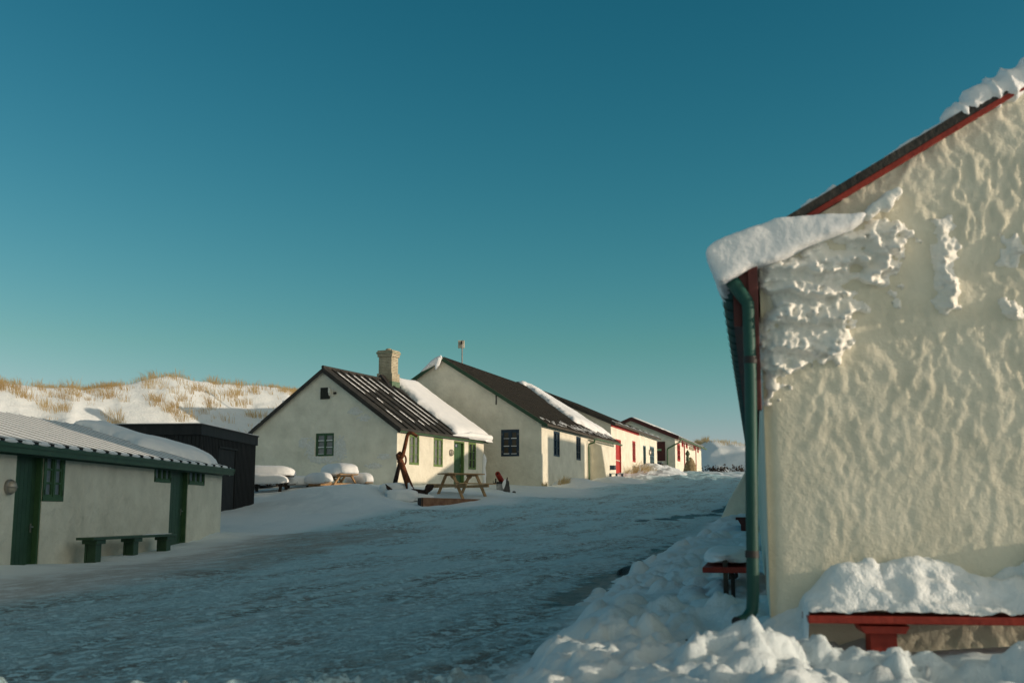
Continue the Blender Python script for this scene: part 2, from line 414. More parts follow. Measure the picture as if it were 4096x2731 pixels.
def roof_snow(F, ze, t, m, poly, T, parent, res=.08, seed=0, soft=.35, name='roof_snow', edge_noise=.12, lump=.2, push=0.0, side=1, W=0):
    us = [p[0] for p in poly]; ks = [p[1] for p in poly]
    u = np.arange(min(us)-.3, max(us)+.3, res); k = np.arange(min(ks)-.3, max(ks)+.3, res)
    U, K = np.meshgrid(u, k)
    d = polydist(U, K, poly) + edge_noise*fbm(U*2.2, K*2.2, 4, seed)*2
    tt = np.clip(d/soft, 0, 1); th = T*np.sqrt(np.clip(1-(1-tt)**2, 0, 1))*(1+lump*2*fbm(U*.8, K*.8, 3, seed+5))
    keep = th > 0
    X = F.O.x + F.u.x*U + F.v.x*K; Y = F.O.y + F.u.y*U + F.v.y*K; Z = ze+K*m+t+.002+th
    nrm = np.array(F.nl)
    ov = push*tt
    X = X + nrm[0]*ov*0; V = np.stack([X, Y, Z], -1).reshape(-1, 3)
    q = gridfaces(*U.shape, keep); V, q = compact(V, q)
    o = mesh_np(name, V, q, M['snow_soft'], parent)
    sd = o.modifiers.new('base', 'SOLIDIFY'); sd.thickness = .012; sd.offset = -1
    return o

# ------------------------------------------------------------------ layout of the buildings
def make_frame(near_px, Y, far_px):
    p = atY(near_px[0], near_px[1], Y); q = atZ(far_px[0], far_px[1], p.z)
    th = math.atan2(q.x-p.x, q.y-p.y); L = math.hypot(q.x-p.x, q.y-p.y)
    return Frame((p.x, p.y), th), L, p.z
# cottage
FC, LC, ZC = make_frame((1589,1707), 45, (1935,1755))
# second house (blue windows)
FB, _, ZB = make_frame((2166,1687), 53, (2469,1766))
# third house (red door)
FD3, L3, Z3 = make_frame((2443,1690), 68, (2627,1754))
# fourth house
FD4, L4, Z4 = make_frame((2699,1744), 88, (2804,1788))
# right house
FR = Frame(atY(3037,1070,7.2).xy, R(12.0), R(7.6))
# left house
_p = atY(890,1873,31); _q = atZ(73,1776,_p.z); THL = math.atan2(_p.x-_q.x, _p.y-_q.y); ZL = _p.z
FL = Frame((_p.x-math.sin(THL)*19.0, _p.y-math.cos(THL)*19.0), THL)
# shed
FS, LS, ZS = make_frame((802,1695), 34.5, (1024,1744))
print('FRAMES', [(n, tuple(round(c,2) for c in f.O), round(math.degrees(f.th),1)) for n, f in (('C',FC),('B',FB),('3',FD3),('4',FD4),('R',FR),('L',FL),('S',FS))], 'LC',LC,'L3',L3,'L4',L4,'LS',LS,'Z',ZC,ZB,Z3,Z4,ZL,ZS)

# ------------------------------------------------------------------ terrain
CP = np.array([
 (-6,4,-1.30),(0,4,-1.18),(4,4,-1.0),(-5,7.5,-1.27),(-2,7.5,-1.24),(0,8,-1.15),(1.2,7,-1.06),(1.5,9,-1.03),(2.5,6.3,-.84),(4,6,-.82),
 (-9,15,-1.1),(-5,14,-1.12),(0,14,-1.02),(-8.8,19,-.98),(-5,21,-.88),(0,20,-.85),(2.2,14,-1.0),(3.4,20,-.80),(-8.4,23,-.97),(-8.2,26,-.86),(-7.9,31,-.58),(-5.5,29,-.56),
 (-1.5,32,-.34),(0,26,-.6),(5.3,27,-.66),(6.3,32,-.52),(8.0,40,-.10),(3,36,.0),
 (-9,35.5,.02),(-7.5,34,-.2),(-8.6,39.5,.27),(-8.2,42.5,.90),(-11,40,.3),(-11,46,1.0),
 (-5.5,41,1.02),(-5,38.2,.42),(-3.6,40.5,.42),(-2.6,40.2,.42),(-3,38.6,.28),(-1.3,42,.60),(-4.4,44.6,1.08),(-1.2,50,1.12),(-.3,50,.92),(1.4,52.5,1.2),(2,45,.62),(3.4,56,1.45),(4.9,60,1.6),(6.0,65.5,1.93),
 (7,69,2.28),(9,76,2.75),(10.5,82,3.0),(12.6,88,3.08),(17,102,3.38),(15,90,3.06),(6,50,.92),(9,58,1.45),(11,66,2.05),(14,76,2.6),(19,90,3.1),(24,104,3.38),(20,115,3.45),
 (12,40,.2),(14,55,1.5),(14,20,-.8),(30,20,-.5),(30,60,1.8),(40,100,3.2),(-20,20,-1),(-20,50,1.2),(-40,40,.5),(-40,90,2.5),(0,-10,-1.4),(-30,-10,-1.4),(30,-10,-1.2),(0,-60,-2),(-60,-60,-2),(60,-60,-2),(-100,60,1),(100,60,2),
 (-80,160,3.5),(0,160,3.5),(80,160,3.5),(-10,100,3.0),(0,80,2.6),(-120,300,3.5),(120,300,3.5),(0,300,3.5)], float)
def _tps(d2): return np.where(d2 > 1e-9, .5*d2*np.log(np.maximum(d2, 1e-9)), 0)
def _fit():
    n = len(CP); P = CP[:, :2]/10
    d2 = ((P[:, None]-P[None])**2).sum(-1); K = _tps(d2) + np.eye(n)*.002
    A = np.zeros((n+3, n+3)); A[:n, :n] = K; A[:n, n] = 1; A[:n, n+1:] = P; A[n, :n] = 1; A[n+1:, :n] = P.T
    return np.linalg.solve(A, np.r_[CP[:, 2], 0, 0, 0])
WT = _fit()
def base_h(x, y):
    x = np.asarray(x, float)/10; y = np.asarray(y, float)/10
    r = WT[-3] + WT[-2]*x + WT[-1]*y
    for i in range(len(CP)):
        r = r + WT[i]*_tps((x-CP[i, 0]/10)**2+(y-CP[i, 1]/10)**2)
    return np.clip(r, -3, 5)
BX_Y = [0, 6.9, 8.2, 9.5, 13.7, 20, 34, 40, 60]; BX_X = [-.9, -.35, .15, .30, .86, 2.3, 5.9, 7.5, 13]
def bank_d(x, y): return x - np.interp(y, BX_Y, BX_X) + .35*fbm(x*1.1, y*.8, 3, 91)*2
def ldist(x, y): return (x-FL.O.x)*FL.nl.x + (y-FL.O.y)*FL.nl.y      # distance in front of the left house wall
def rdist(x, y): return -((x-FR.O.x)*FR.nl.x + (y-FR.O.y)*FR.nl.y)*-1
def gd(x, y): return (x-FR.O.x)*FR.ng.x + (y-FR.O.y)*FR.ng.y          # in front of right gable
def gs(x, y): return (x-FR.O.x)*FR.v.x + (y-FR.O.y)*FR.v.y            # left (+) / right (-) of its corner
RUTS = (-7.9, -7.3, -5.9, -4.5, -3.7, -2.6)
def ruts(x, y):
    xr = x*.93-y*.37 + .25*fbm(x*.25, y*.2, 2, 601)*2; r = 0
    for c in RUTS: r = r + np.exp(-((xr-c-.12*fbm(y*.9, c, 2, 602)*2)/.13)**2)
    return np.clip(r, 0, 1)*np.clip(fbm(x*.5, y*.35, 3, 603)*3+.75, 0, 1)
def ground_h(x, y, detail=True):
    x = np.asarray(x, float); y = np.asarray(y, float)
    h = base_h(x, y)
    bd = bank_d(x, y); bk = sstep(0, .55, bd)*sstep(44, 38, y)*sstep(2, 5, y)
    near = sstep(16, 9, y)
    h = h + bk*(.16 + .10*near)*(1-.8*sstep(-.1,.35,-gs(x,y))*sstep(-.3,0,gd(x,y)))
    ld = ldist(x, y)
    lz = sstep(1.7, .15, ld)*sstep(33.5, 30, y)*sstep(-.5, -.1, ld+.4)
    h = h + lz*(.06+.34*np.clip(fbm(y*.85, x*.1, 3, 5)+.06,-.1,1))
    # drift against the near gable, rising to the right
    s_ = -gs(x, y); d_ = gd(x, y)
    top = np.interp(s_, [-.1, .05, .22, .40, .55, .70, 5], [0, .02, .06, .10, .12, .0, .0])
    h = h - .20*np.exp(-((x-1.28)**2+(y-7.05)**2)/.14)
    h = h + top*sstep(.42, .0, d_)*sstep(-.6, -.1, d_+.2)*sstep(-.15, .1, s_)
    if detail:
        fr = sstep(60, 20, y)
        # trampled road surface
        rd = sstep(.3, -.2, bd)*(1-lz)
        xr = x*.93-y*.37; yr = x*.37+y*.93
        h = h + rd*(.018*fbm(xr*1.6, yr*.5, 4, 11)*2*fr + .009*fbm(xr*5, yr*2.2, 4, 31)*2*sstep(34, 14, y) + .010*fbm(x*16, y*14, 2, 33)*2*sstep(14, 9, y))
        h = h - rd*.030*ruts(x, y)*sstep(36, 20, y)
        fl = sstep(60, 66, y)*sstep(120, 100, y)*sstep(2, 6, x)
        h = h + fl*(.11*fbm(x*1.8, y*1.2, 3, 35)*2+.08*(ridged(x*1.2, y*.8, 3, 36)-.5))
        # ploughed bank lumps
        rough = np.clip(fbm(x*.8, y*.8, 2, 77)*3+.75, .15, 1.2)
        gfr = 1-.6*sstep(.0,.4,-gs(x,y))*sstep(-.3,0,gd(x,y))
        h = h + gfr*bk*rough*(.15*fbm(x*2.4, y*1.9, 3, 41)*2 + .05*(ridged(x*5, y*4, 3, 51)-.5)*sstep(22, 12, y))
        if x.ndim == 2:
            wx_ = x+.06*fbm(x*7, y*7, 2, 501)*2; wy_ = y+.06*fbm(x*7+9, y*7, 2, 502)*2
            for cs, am in ((.26, .055), (.11, .028)):
                f1, f2, ci = worley(wx_/cs, wy_/cs, 503)
                h = h + gfr*bk*sstep(30, 14, y)*np.clip(rough, .3, 1.1)*am*(ci-.25)*sstep(.02, .28, f2-f1)
        # soft drifts
        h = h + .10*fbm(x*.35, y*.28, 3, 61)*2*sstep(30, 36, y) + .05*fbm(x*1.3, y*.9, 3, 62)*2*sstep(33, 38, y)
    return h
def gz(x, y): return float(ground_h(np.array([x]), np.array([y]))[0])

def axis_pts(segs):
    out = [segs[0][0]]
    for a, b, s0, s1 in segs:
        x = a; L = b-a
        while True:
            t = (x-a)/L; s = s0*(s1/s0)**t if s0 > 0 else s1; x = x+s
            if x >= b-s*.5: out.append(b); break
            out.append(x)
    return np.array(out)
ax = axis_pts([(-400,-60,60,8),(-60,-16,6,.3),(-16,-6,.16,.05),(-6,-1.5,.045,.03),(-1.5,4.6,.022,.024),(4.6,12,.05,.08),(12,30,.1,.6),(30,60,1,6),(60,400,8,60)])
ay = axis_pts([(-300,-20,60,4),(-20,3,2,.2),(3,5,.1,.03),(5,9,.022,.026),(9,16,.03,.055),(16,40,.055,.14),(40,75,.14,.22),(75,125,.25,.8),(125,200,2,8),(200,1200,10,150)])
GX, GY = np.meshgrid(ax, ay)
GZ = ground_h(GX, GY)
# snow clods of the ploughed bank and the foreground
GB = GZ.copy()
def clods(N, fx, fy, rr, hh, seed):
    r0 = np.random.default_rng(seed)
    for _ in range(N):
        cx, cy = fx(r0), fy(r0)
        if bank_d(np.array([cx]), np.array([cy]))[0] < -.05: continue
        rad = r0.uniform(*rr); h = rad*r0.uniform(*hh); e = r0.uniform(.6, 1.2); a = r0.uniform(0, 3.14)
        i0, i1 = np.searchsorted(ax, [cx-rad*1.5, cx+rad*1.5]); j0, j1 = np.searchsorted(ay, [cy-rad*1.5, cy+rad*1.5])
        if i1-i0 < 2 or j1-j0 < 2: continue
        X = GX[j0:j1, i0:i1]-cx; Y = GY[j0:j1, i0:i1]-cy
        u = X*math.cos(a)+Y*math.sin(a); v = (-X*math.sin(a)+Y*math.cos(a))*e
        d = np.sqrt(u*u+v*v)/rad*(1+.5*fbm((X+cx)*9, (Y+cy)*9, 2, seed))
        b = h*np.clip(1-d**2.5, 0, 1)**.6
        GZ[j0:j1, i0:i1] = np.maximum(GZ[j0:j1, i0:i1], np.where(b > 0, GB[j0:j1, i0:i1]+b*.9, -9))
clods(150, lambda r: r.uniform(-.6, 2.6), lambda r: r.uniform(6.8, 17), (.06,.16), (.3,.8), 3)
clods(90, lambda r: r.uniform(.4, 5.5), lambda r: r.uniform(9, 28), (.06,.22), (.3,.8), 4)
clods(40, lambda r: r.uniform(.4, 3.2), lambda r: r.uniform(5.0, 6.3), (.04,.11), (.3,.6), 6)
G0 = GZ.copy()
def clod_at(cx, cy, rad, h):
    i0, i1 = np.searchsorted(ax, [cx-rad*1.6, cx+rad*1.6]); j0, j1 = np.searchsorted(ay, [cy-rad*1.6, cy+rad*1.6])
    X = GX[j0:j1, i0:i1]; Y = GY[j0:j1, i0:i1]
    d = np.hypot(X-cx, Y-cy)/(rad*1.25)*(1+.55*fbm(X*6, Y*6, 3, 17)*2)
    dome = np.clip(1-d**2.2, 0, 1)**.6*(1+.35*fbm(X*11, Y*11, 3, 5)*2)
    GZ[j0:j1, i0:i1] = np.maximum(GZ[j0:j1, i0:i1], np.where(dome > 0, G0[j0:j1, i0:i1]+h*dome, -9))
for a in ((1.30,6.15,.16,.07),(1.80,6.2,.22,.17),(2.15,6.2,.10,.07),(2.75,6.0,.22,.12),(3.1,5.9,.25,.12),(1.15,6.0,.2,.06)): clod_at(*a)
r0 = np.random.default_rng(12)
for k in range(60):     # clods along the foot of the frame, where the sun just reaches
    cx_ = r0.uniform(-3.7, .1); clod_at(cx_, 7.50+(-cx_)*.07+r0.uniform(-.12,.12), r0.uniform(.08, .17), r0.uniform(.08, .17))

def poly_xy(pts, zg=0):
    out = []; T_ = np.concatenate([np.arange(4, 30, .05), np.arange(30, 90, .15)])
    for (px, py) in pts:
        r = ray(px, py); X = r.x/r.y*T_; Z = r.z/r.y*T_; hit = np.nonzero(Z < base_h(X, T_))[0]; i = hit[0] if len(hit) else -1
        out.append((float(X[i]), float(T_[i])))
    return out
sand_poly = poly_xy([(-300,2370),(0,2315),(420,2235),(760,2185),(1050,2140),(1500,2112),(1700,2116),(1500,2160),(1000,2270),(600,2325),(380,2380),(0,2440),(-300,2480)], -.9)
wet1 = poly_xy([(2180,2420),(2330,2330),(2540,2262),(2700,2170),(2790,2158),(2810,2180),(2690,2250),(2560,2310),(2420,2350),(2330,2400)], -.85)
wet2 = poly_xy([(2480,2092),(2900,2018),(2950,2018),(2930,2045),(2700,2078)], -.4)
def streak(x, y, s, seed): return fbm(x*s*.55, y*s*1.0, 4, seed)*2
sand = sstep(-.25, .5, polydist(GX, GY, sand_poly) + .5*streak(GX, GY, 1.2, 8))
sand = sand*sstep(.9, 1.9, ldist(GX, GY)+.5*fbm(GX*.9, GY*.9, 3, 19)*2)
wt = np.maximum(sstep(-.75, .35, polydist(GX, GY, wet1) + .30*streak(GX, GY, 3, 9)), sstep(-.3, .6, polydist(GX, GY, wet2)+.6*streak(GX, GY, 1.5, 10)))
bdist = bank_d(GX, GY)
ldg = ldist(GX, GY)
road = sstep(.1, -.3, bdist)*sstep(.6, 2.2, ldg)*np.where(GY < 33, 1, 0)
far_road = polydist(GX, GY, [(-9,3),(-5.5,20),(-6,30),(-4.5,35.5),(0,41),(3,49),(7,62),(12,80),(18,100),(30,105),(18,66),(11,44),(7.0,36),(2.4,19),(.3,8),(0,3)])
road = sstep(-.6, .9, far_road + .6*fbm(GX*.5, GY*.4, 3, 13)*2)*sstep(.15, -.25, bdist)
road = np.maximum(road, 0)
GZ = GZ - .05*wt*sstep(0.2, -.2, bdist)
wt = wt*sstep(.12, -.08, bdist)
Vg = np.stack([GX, GY, GZ], -1).reshape(-1, 3)
def ground_mat():
    m = bpy.data.materials.new('trampled_snow'); m.use_nodes = True; nt = m.node_tree; L = nt.links
    b = nt.nodes['Principled BSDF']
    tc = nd(nt, 'ShaderNodeTexCoord')
    def at(n): a = nd(nt, 'ShaderNodeAttribute'); a.attribute_name = n; return a.outputs['Fac']
    def noise(sc, det=6, rg=.6, st=(1,1,1), rot=0):
        mp = nd(nt, 'ShaderNodeMapping'); mp.vector_type = 'TEXTURE'; mp.inputs['Rotation'].default_value = (0,0,-rot); mp.inputs['Scale'].default_value = tuple(1/q for q in st); L.new(tc.outputs['Object'], mp.inputs[0])
        n = nd(nt, 'ShaderNodeTexNoise'); n.inputs['Scale'].default_value = sc; n.inputs['Detail'].default_value = det; n.inputs['Roughness'].default_value = rg; L.new(mp.outputs[0], n.inputs['Vector']); return n.outputs['Fac']
    def ramp(f, a, c, ca=(0,0,0,1), cb=(1,1,1,1)):
        r = nd(nt, 'ShaderNodeValToRGB'); r.color_ramp.elements[0].position = a; r.color_ramp.elements[1].position = c; r.color_ramp.elements[0].color = ca; r.color_ramp.elements[1].color = cb; L.new(f, r.inputs[0]); return r.outputs[0]
    def mul(a, c):
        q = nd(nt, 'ShaderNodeMath', operation='MULTIPLY'); q.use_clamp = True; L.new(a, q.inputs[0])
        if isinstance(c, float): q.inputs[1].default_value = c
        else: L.new(c, q.inputs[1])
        return q.outputs[0]
    def mix(f, a, c):
        q = nd(nt, 'ShaderNodeMix', data_type='RGBA')
        if isinstance(f, float): q.inputs[0].default_value = f
        else: L.new(f, q.inputs[0])
        for s, v in ((6, a), (7, c)):
            if isinstance(v, tuple): q.inputs[s].default_value = v
            else: L.new(v, q.inputs[s])
        return q.outputs[2]
    clean = ramp(noise(.6), .3, .7, (.72,.80,.83,1), (.79,.85,.87,1))
    packed = ramp(noise(9, 10, .8, (1,.7,1), R(22)), .32, .66, (.42,.65,.71,1), (.58,.79,.83,1))
    lp_ = ramp(noise(1.1, 9, .75, (1,.4,1), R(22)), .50, .66)
    packed = mix(mul(lp_, .6), packed, (.66,.80,.84,1))
    c = mix(at('road'), clean, packed)
    dirt = ramp(noise(7.0, 8, .75), .25, .8, (.07,.046,.030,1), (.23,.16,.105,1))
    d1 = ramp(noise(8, 10, .80, (1,.7,1), R(22)), .47, .55)
    d2 = ramp(noise(.9, 9, .78, (1,.35,1), R(22)), .46, .59)
    rd_ = nd(nt, 'ShaderNodeMath', operation='ADD'); rd_.use_clamp = True; L.new(d2, rd_.inputs[0]); L.new(mul(at('rut'), .75), rd_.inputs[1])
    c = mix(mul(mul(mul(d1, rd_.outputs[0]), at('road')), .85), c, dirt)
    sandc = ramp(noise(9, 8, .7), .3, .7, (.27,.23,.19,1), (.36,.31,.255,1))
    s2 = ramp(noise(2.2, 10, .78, (1,.4,1), R(22)), .36, .54)
    c = mix(mul(mul(at('sand'), s2), .62), c, sandc)
    wetc = ramp(noise(6, 8, .7, (.4,1,1)), .4, .7, (.018,.022,.022,1), (.09,.08,.065,1))
    wa = nd(nt, 'ShaderNodeMath', operation='ADD'); L.new(at('wet'), wa.inputs[0]); L.new(noise(5, 11, .8, (1,.6,1), 0), wa.inputs[1])
    wf = ramp(mul(wa.outputs[0], .5), .50, .585); c = mix(wf, c, wetc)
    L.new(c, b.inputs['Base Color'])
    rr = nd(nt, 'ShaderNodeMapRange'); L.new(wf, rr.inputs[0]); rr.inputs[3].default_value = .7; rr.inputs[4].default_value = .35; L.new(rr.outputs[0], b.inputs['Roughness'])
    b.inputs['Specular IOR Level'].default_value = .3
    b1 = nd(nt, 'ShaderNodeBump'); b1.inputs['Distance'].default_value = .02; L.new(noise(22, 8, .7), b1.inputs['Height'])
    b2 = nd(nt, 'ShaderNodeBump'); b2.inputs['Distance'].default_value = .008; L.new(d1, b2.inputs['Height']); b2.invert = True; L.new(at('road'), b2.inputs['Strength']); L.new(b1.outputs[0], b2.inputs['Normal'])
    L.new(b2.outputs[0], b.inputs['Normal'])
    return m
g = mesh_np('ground', Vg, gridfaces(*GX.shape), ground_mat())
tag(g, 'snow covered yard and trampled icy road with brown gravel patches', kind='structure')
for n, A in (('rut', ruts(GX, GY)*sstep(40, 25, GY)), ('road', road), ('sand', sand), ('wet', wt)):
    a = g.data.attributes.new(n, 'FLOAT', 'POINT'); a.data.foreach_set('value', A.astype(np.float32).ravel())

# ------------------------------------------------------------------ dunes
def duneL(x, y):
    q = (x+20.6)*.71-(y-58)*.70; p = (x+20.6)*.70+(y-58)*.71
    q = q + 1.1*fbm(p*.14, p*0, 2, 3)*2
    cr = np.interp(p, [-25,-12,-5.4,-1.65,0,2.9,6.1,9.5,11,13,17,24], [5.9,6.1,6.15,6.05,6.5,7.25,7.1,7.1,6.85,6.3,5.2,4.0])
    b = 1.1; t = np.clip(1-q/8.6, 0, 1)
    h = b + (cr-b)*np.where(q > 0, t*.8+.2*sstep(0, 1, t), np.exp(-((np.minimum(q, 0))/6)**2))
    gul = ridged((p+q*.35)*.20, q*.08, 3, 71)-.55
    return h + (gul*1.15 + .6*fbm(p*.6, q*.35, 4, 72))*sstep(0, .25, t)*np.where(q > 0, np.clip(1.15-t, .22, 1), .3) + .10*fbm(x*2.2, y*1.6, 3, 73)*sstep(0, .1, t)
def duneR(x, y):
    cr = np.interp(x, [8,14,19,21,22.5,24.5,27,30,45], [3,4.6,6.6,7.7,8.35,8.2,7.7,7.5,6])
    cy = 130
    t = np.clip((y-112)/(cy-112), 0, 1)
    h = 3.2+(cr-3.2)*np.where(y < cy, sstep(0, 1, t)*.6+t*.4, np.exp(-((np.maximum(y-cy, 0))/12)**2))
    return h + (.7*(ridged(x*.12, y*.1, 3, 81)-.5)+.35*fbm(x*.6, y*.3, 3, 82))*sstep(0, .3, t)
def dune(name, fn, xs, ys, label):
    X, Y = np.meshgrid(xs, ys); Z = fn(X, Y)
    o = mesh_np(name, np.stack([X, Y, Z], -1).reshape(-1, 3), gridfaces(*X.shape), M['snow'])
    tag(o, label, kind='structure'); return o
dune('dune', duneL, np.arange(-40, -9, .12), np.arange(44, 80, .12), 'sunlit snowy dune with dry grass behind the left buildings')
dune('dune', duneR, np.arange(4, 60, .25), np.arange(108, 160, .25), 'snowy dune at the far end of the road')
# high ground added to the right, unseen, to shade the foot of the far dune
X, Y = np.meshgrid(np.arange(45, 110, 1.0), np.arange(95, 185, 1.0))
Zh = 3 + 11.2*np.exp(-((X-72)/14)**2)*sstep(96, 110, Y)*sstep(185, 160, Y) + .8*fbm(X*.1, Y*.1, 3, 9)
o = mesh_np('hill', np.stack([X, Y, Zh], -1).reshape(-1, 3), gridfaces(*X.shape), M['snow']); tag(o, 'unseen snowy hill added on the right to shade the far dune foot', kind='structure')

def blades(name, tufts, m, label=None, cat=None, kind=None, parent=None, group=None, seed=1):
    """tufts: (x,y,z,radius,height,count,lean_x,lean_y,width)"""
    r = np.random.default_rng(seed); Vs = []; Fs = []; nb = 0
    for (x, y, z, rad, hh, n, lx, ly, wd) in tufts:
        a = r.uniform(0, 2*math.pi, n); q = rad*np.sqrt(r.uniform(0, 1, n))
        bx = x+q*np.cos(a); by = y+q*np.sin(a)
        H_ = hh*r.uniform(.45, 1.1, n)
        dx = np.cos(a)*H_*r.uniform(.1, .7, n)+lx*H_+r.normal(0, .12, n)*hh; dy = np.sin(a)*H_*r.uniform(.1, .7, n)*.8+ly*H_
        w = wd*r.uniform(.6, 1.3, n)
        p0 = np.stack([bx-w, by, np.full(n, z)-.03], -1); p1 = np.stack([bx+w, by, np.full(n, z)-.03], -1)
        m0 = np.stack([bx+dx*.4-w*.8, by+dy*.4, z+H_*.62], -1); m1 = np.stack([bx+dx*.4+w*.8, by+dy*.4, z+H_*.62], -1)
        t_ = np.stack([bx+dx, by+dy, z+H_*(.95-.25*np.abs(dx)/H_)], -1); t2 = t_+np.array([.001, 0, 0])
        V = np.stack([p0, p1, m1, m0, t2, t_], 1).reshape(-1, 3)
        i = np.arange(n)*6 + nb
        Fs.append(np.stack([i, i+1, i+2, i+3], -1)); Fs.append(np.stack([i+3, i+2, i+4, i+5], -1)); nb += n*6; Vs.append(V)
    o = mesh_np(name, np.concatenate(Vs), np.concatenate(Fs), m, parent, smooth=False)
    return tag(o, label, cat, group, kind)
def dpt(p, q): return (-20.6+.70*p+.71*q, 58+.71*p-.70*q)
def dune_tufts(fn, cfg, seed):
    r = np.random.default_rng(seed); T = []
    for (p0, p1, q0, q1, N, thr, hh, cnt, wd) in cfg:
        P_ = r.uniform(p0, p1, N*5); Q_ = r.uniform(q0, q1, N*5); den = fbm(P_*.35, Q_*.25, 3, 44)+.25*(ridged((P_+Q_*.35)*.20, Q_*.08, 3, 71)-.5)
        k = den > thr; P_ = P_[k][:N]; Q_ = Q_[k][:N]; xs, ys = dpt(P_, Q_); zs = fn(xs, ys)
        for x, y, z in zip(xs, ys, zs): T.append((x, y, z, r.uniform(.12,.4), hh*r.uniform(.5,1.2), int(cnt*r.uniform(.4,1.3)), -.25, 0, wd))
    return T
T = dune_tufts(duneL, [(-9,13,1.0,9.5,260,.0,.36,8,.006), (-9,13,1.0,7,60,.10,.46,22,.007), (-9,13,-.5,1.8,380,.0,.34,14,.007)], 3)
for pp0 in np.r_[rng.uniform(-9, -5, 30), rng.uniform(-5, 13, 40), rng.uniform(1.2, 3.6, 14), rng.uniform(5.5, 9.5, 16), rng.uniform(9.5, 13, 12)]:
    x0, y0 = dpt(pp0, rng.uniform(-.3, 1.1)); T.append((x0, y0, float(duneL(np.array([x0]), np.array([y0]))[0])-.03, random.uniform(.2,.5), random.uniform(.2,.62), random.randint(8, 34), -.25, 0, .008))
for (px, py) in [(1900,290),(1480,215),(1200,210),(1230,300),(1290,360),(1700,380),(1800,310),(1870,330),(1450,460),(1390,410),(2020,410),(300,330),(170,290),(80,230),(40,200),(890,290),(930,455),(990,520),(450,390),(1420,300),(1600,240),(1960,250)]:
    rr = ray(px/1.96, 1450+py/1.96); t_ = 44
    while t_ < 70 and rr.z/rr.y*t_ > duneL(np.array([rr.x/rr.y*t_]), np.array([t_]))[0]: t_ += .1
    p = rr*(t_/rr.y)
    for k in range(4):
        q = (p.x+random.uniform(-.5,.5), p.y+random.uniform(-.4,.4)); T.append((*q, float(duneL(np.array([q[0]]), np.array([q[1]]))[0]), .28, .55, 20, -.3, 0, .008))
blades('dune_grass', T, M['grass'], 'golden dry marram grass on the left dune', kind='stuff', seed=5)
T = []
for k in range(70):
    x0 = random.uniform(17, 31); y0 = random.uniform(127, 131); T.append((x0, y0, float(duneR(np.array([x0]), np.array([y0]))[0])-.05, .8, .45, 14, -.2, 0, .012))
for k in range(8):
    x0 = 21.4+random.uniform(-.5,.7); T.append((x0, 129.5, float(duneR(np.array([x0]), np.array([129.5]))[0]), .35, .8, 40, -.1, 0, .015))
blades('dune_grass', T, M['grass_pale'], 'pale dry grass on the crest of the far dune', kind='stuff', seed=6)

# rose bushes in the snow at the foot of the far dune
BL = ['dark leafless bush left of its neighbours at the foot of the far dune', 'dark bush in the middle of the far dune foot', 'dark bush at the far dune foot nearest the red trimmed house wall']
for i, (px, py, w, h, N) in enumerate([(2843,1893,62,34,70), (2893,1897,36,22,40), (2948,1898,56,40,80)]):
    rr = ray(px, py+h*.12); Yb = 105.0
    while Yb < 130 and rr.z/rr.y*Yb > duneR(np.array([rr.x/rr.y*Yb]), np.array([Yb]))[0]: Yb += .1
    p = rr*(Yb/rr.y); zb_ = float(duneR(np.array([p.x]), np.array([Yb]))[0])
    root = empty('rose_bush', (p.x, Yb, zb_), 0, BL[i], 'bush', 'dark bushes below the far dune')
    tw = MB(); r = random.Random(i); lv = MB()
    sx = w/FPX*Yb/2; sz = max(h/FPX*Yb, .9)*1.25
    for k in range(N//3):
        bx = r.uniform(-sx, sx); b0 = Vector((p.x+bx, Yb+r.uniform(-.8,.8), zb_-.1)); b1 = b0+Vector((r.uniform(-.35,.35), r.uniform(-.3,.3), sz*r.uniform(.3,1)))
        tw.tube([b0, (b0+b1)/2+Vector((.05,0,.03)), b1], [.018,.014,.006], 4)
        for q in range(9):
            c = b0.lerp(b1, r.uniform(.45,1))+Vector((r.gauss(0,.09), r.gauss(0,.1), r.gauss(0,.09))); s = r.uniform(.03,.08)
            d1 = Vector((r.uniform(-1,1), r.uniform(-1,1), r.uniform(-1,1))).normalized()*s; d2 = d1.cross(Vector((r.uniform(-1,1),1,r.uniform(-1,1)))).normalized()*s*.7
            s1_=1.5; d1, d2 = d1*s1_, d2*s1_; lv.add([c-d1, c-d2, c+d1, c+d2], [(0,1,2,3)])
    tw.build('twigs', M['leaf'], root); lv.build('foliage', M['leaf'], root, recalc=False)

# ------------------------------------------------------------------ COTTAGE (green windows, brick chimney)
hW = FC.gable.hit(1024, 1721)[0]; WC = hW
zrC = FC.gable.hit(1297, 1480)[1]
_mid = FC.gable.hit(1297,1480)[0]
print('cottage W', WC, 'ridge at', _mid, 'zr', zrC, 'ze', ZC)
WC = 2*_mid if abs(2*_mid-WC) < 1.2 else WC
wins = [FC.long.rect(1638,1737,1675,1859), FC.long.rect(1735,1748,1770,1869), FC.long.rect(1874,1767,1903,1878)]
z0m = np.mean([w[1] for w in wins]); z1m = np.mean([w[3] for w in wins])
for w in wins: w[1] = z0m; w[3] = z1m
dr = FC.long.rect(1816,1761,1857,1926); dr[1] = gz(*FC.long.p(dr[0], 0, .3).xy)-.15
gw = FC.gable.rect(1263,1733,1334,1823)
gw2 = FC.gable.rect(1284,1551,1320,1595)
root, rf, mC = house('cottage', 'white cottage with green windows, brick chimney and half snow covered ribbed roof', FC, LC, WC, .2, ZC, zrC, M['plaster'], M['roof_dark'],
    hl=[*wins, dr], hg=[gw], oe=.22, og=.12, t=.09, group=None)
cot = root
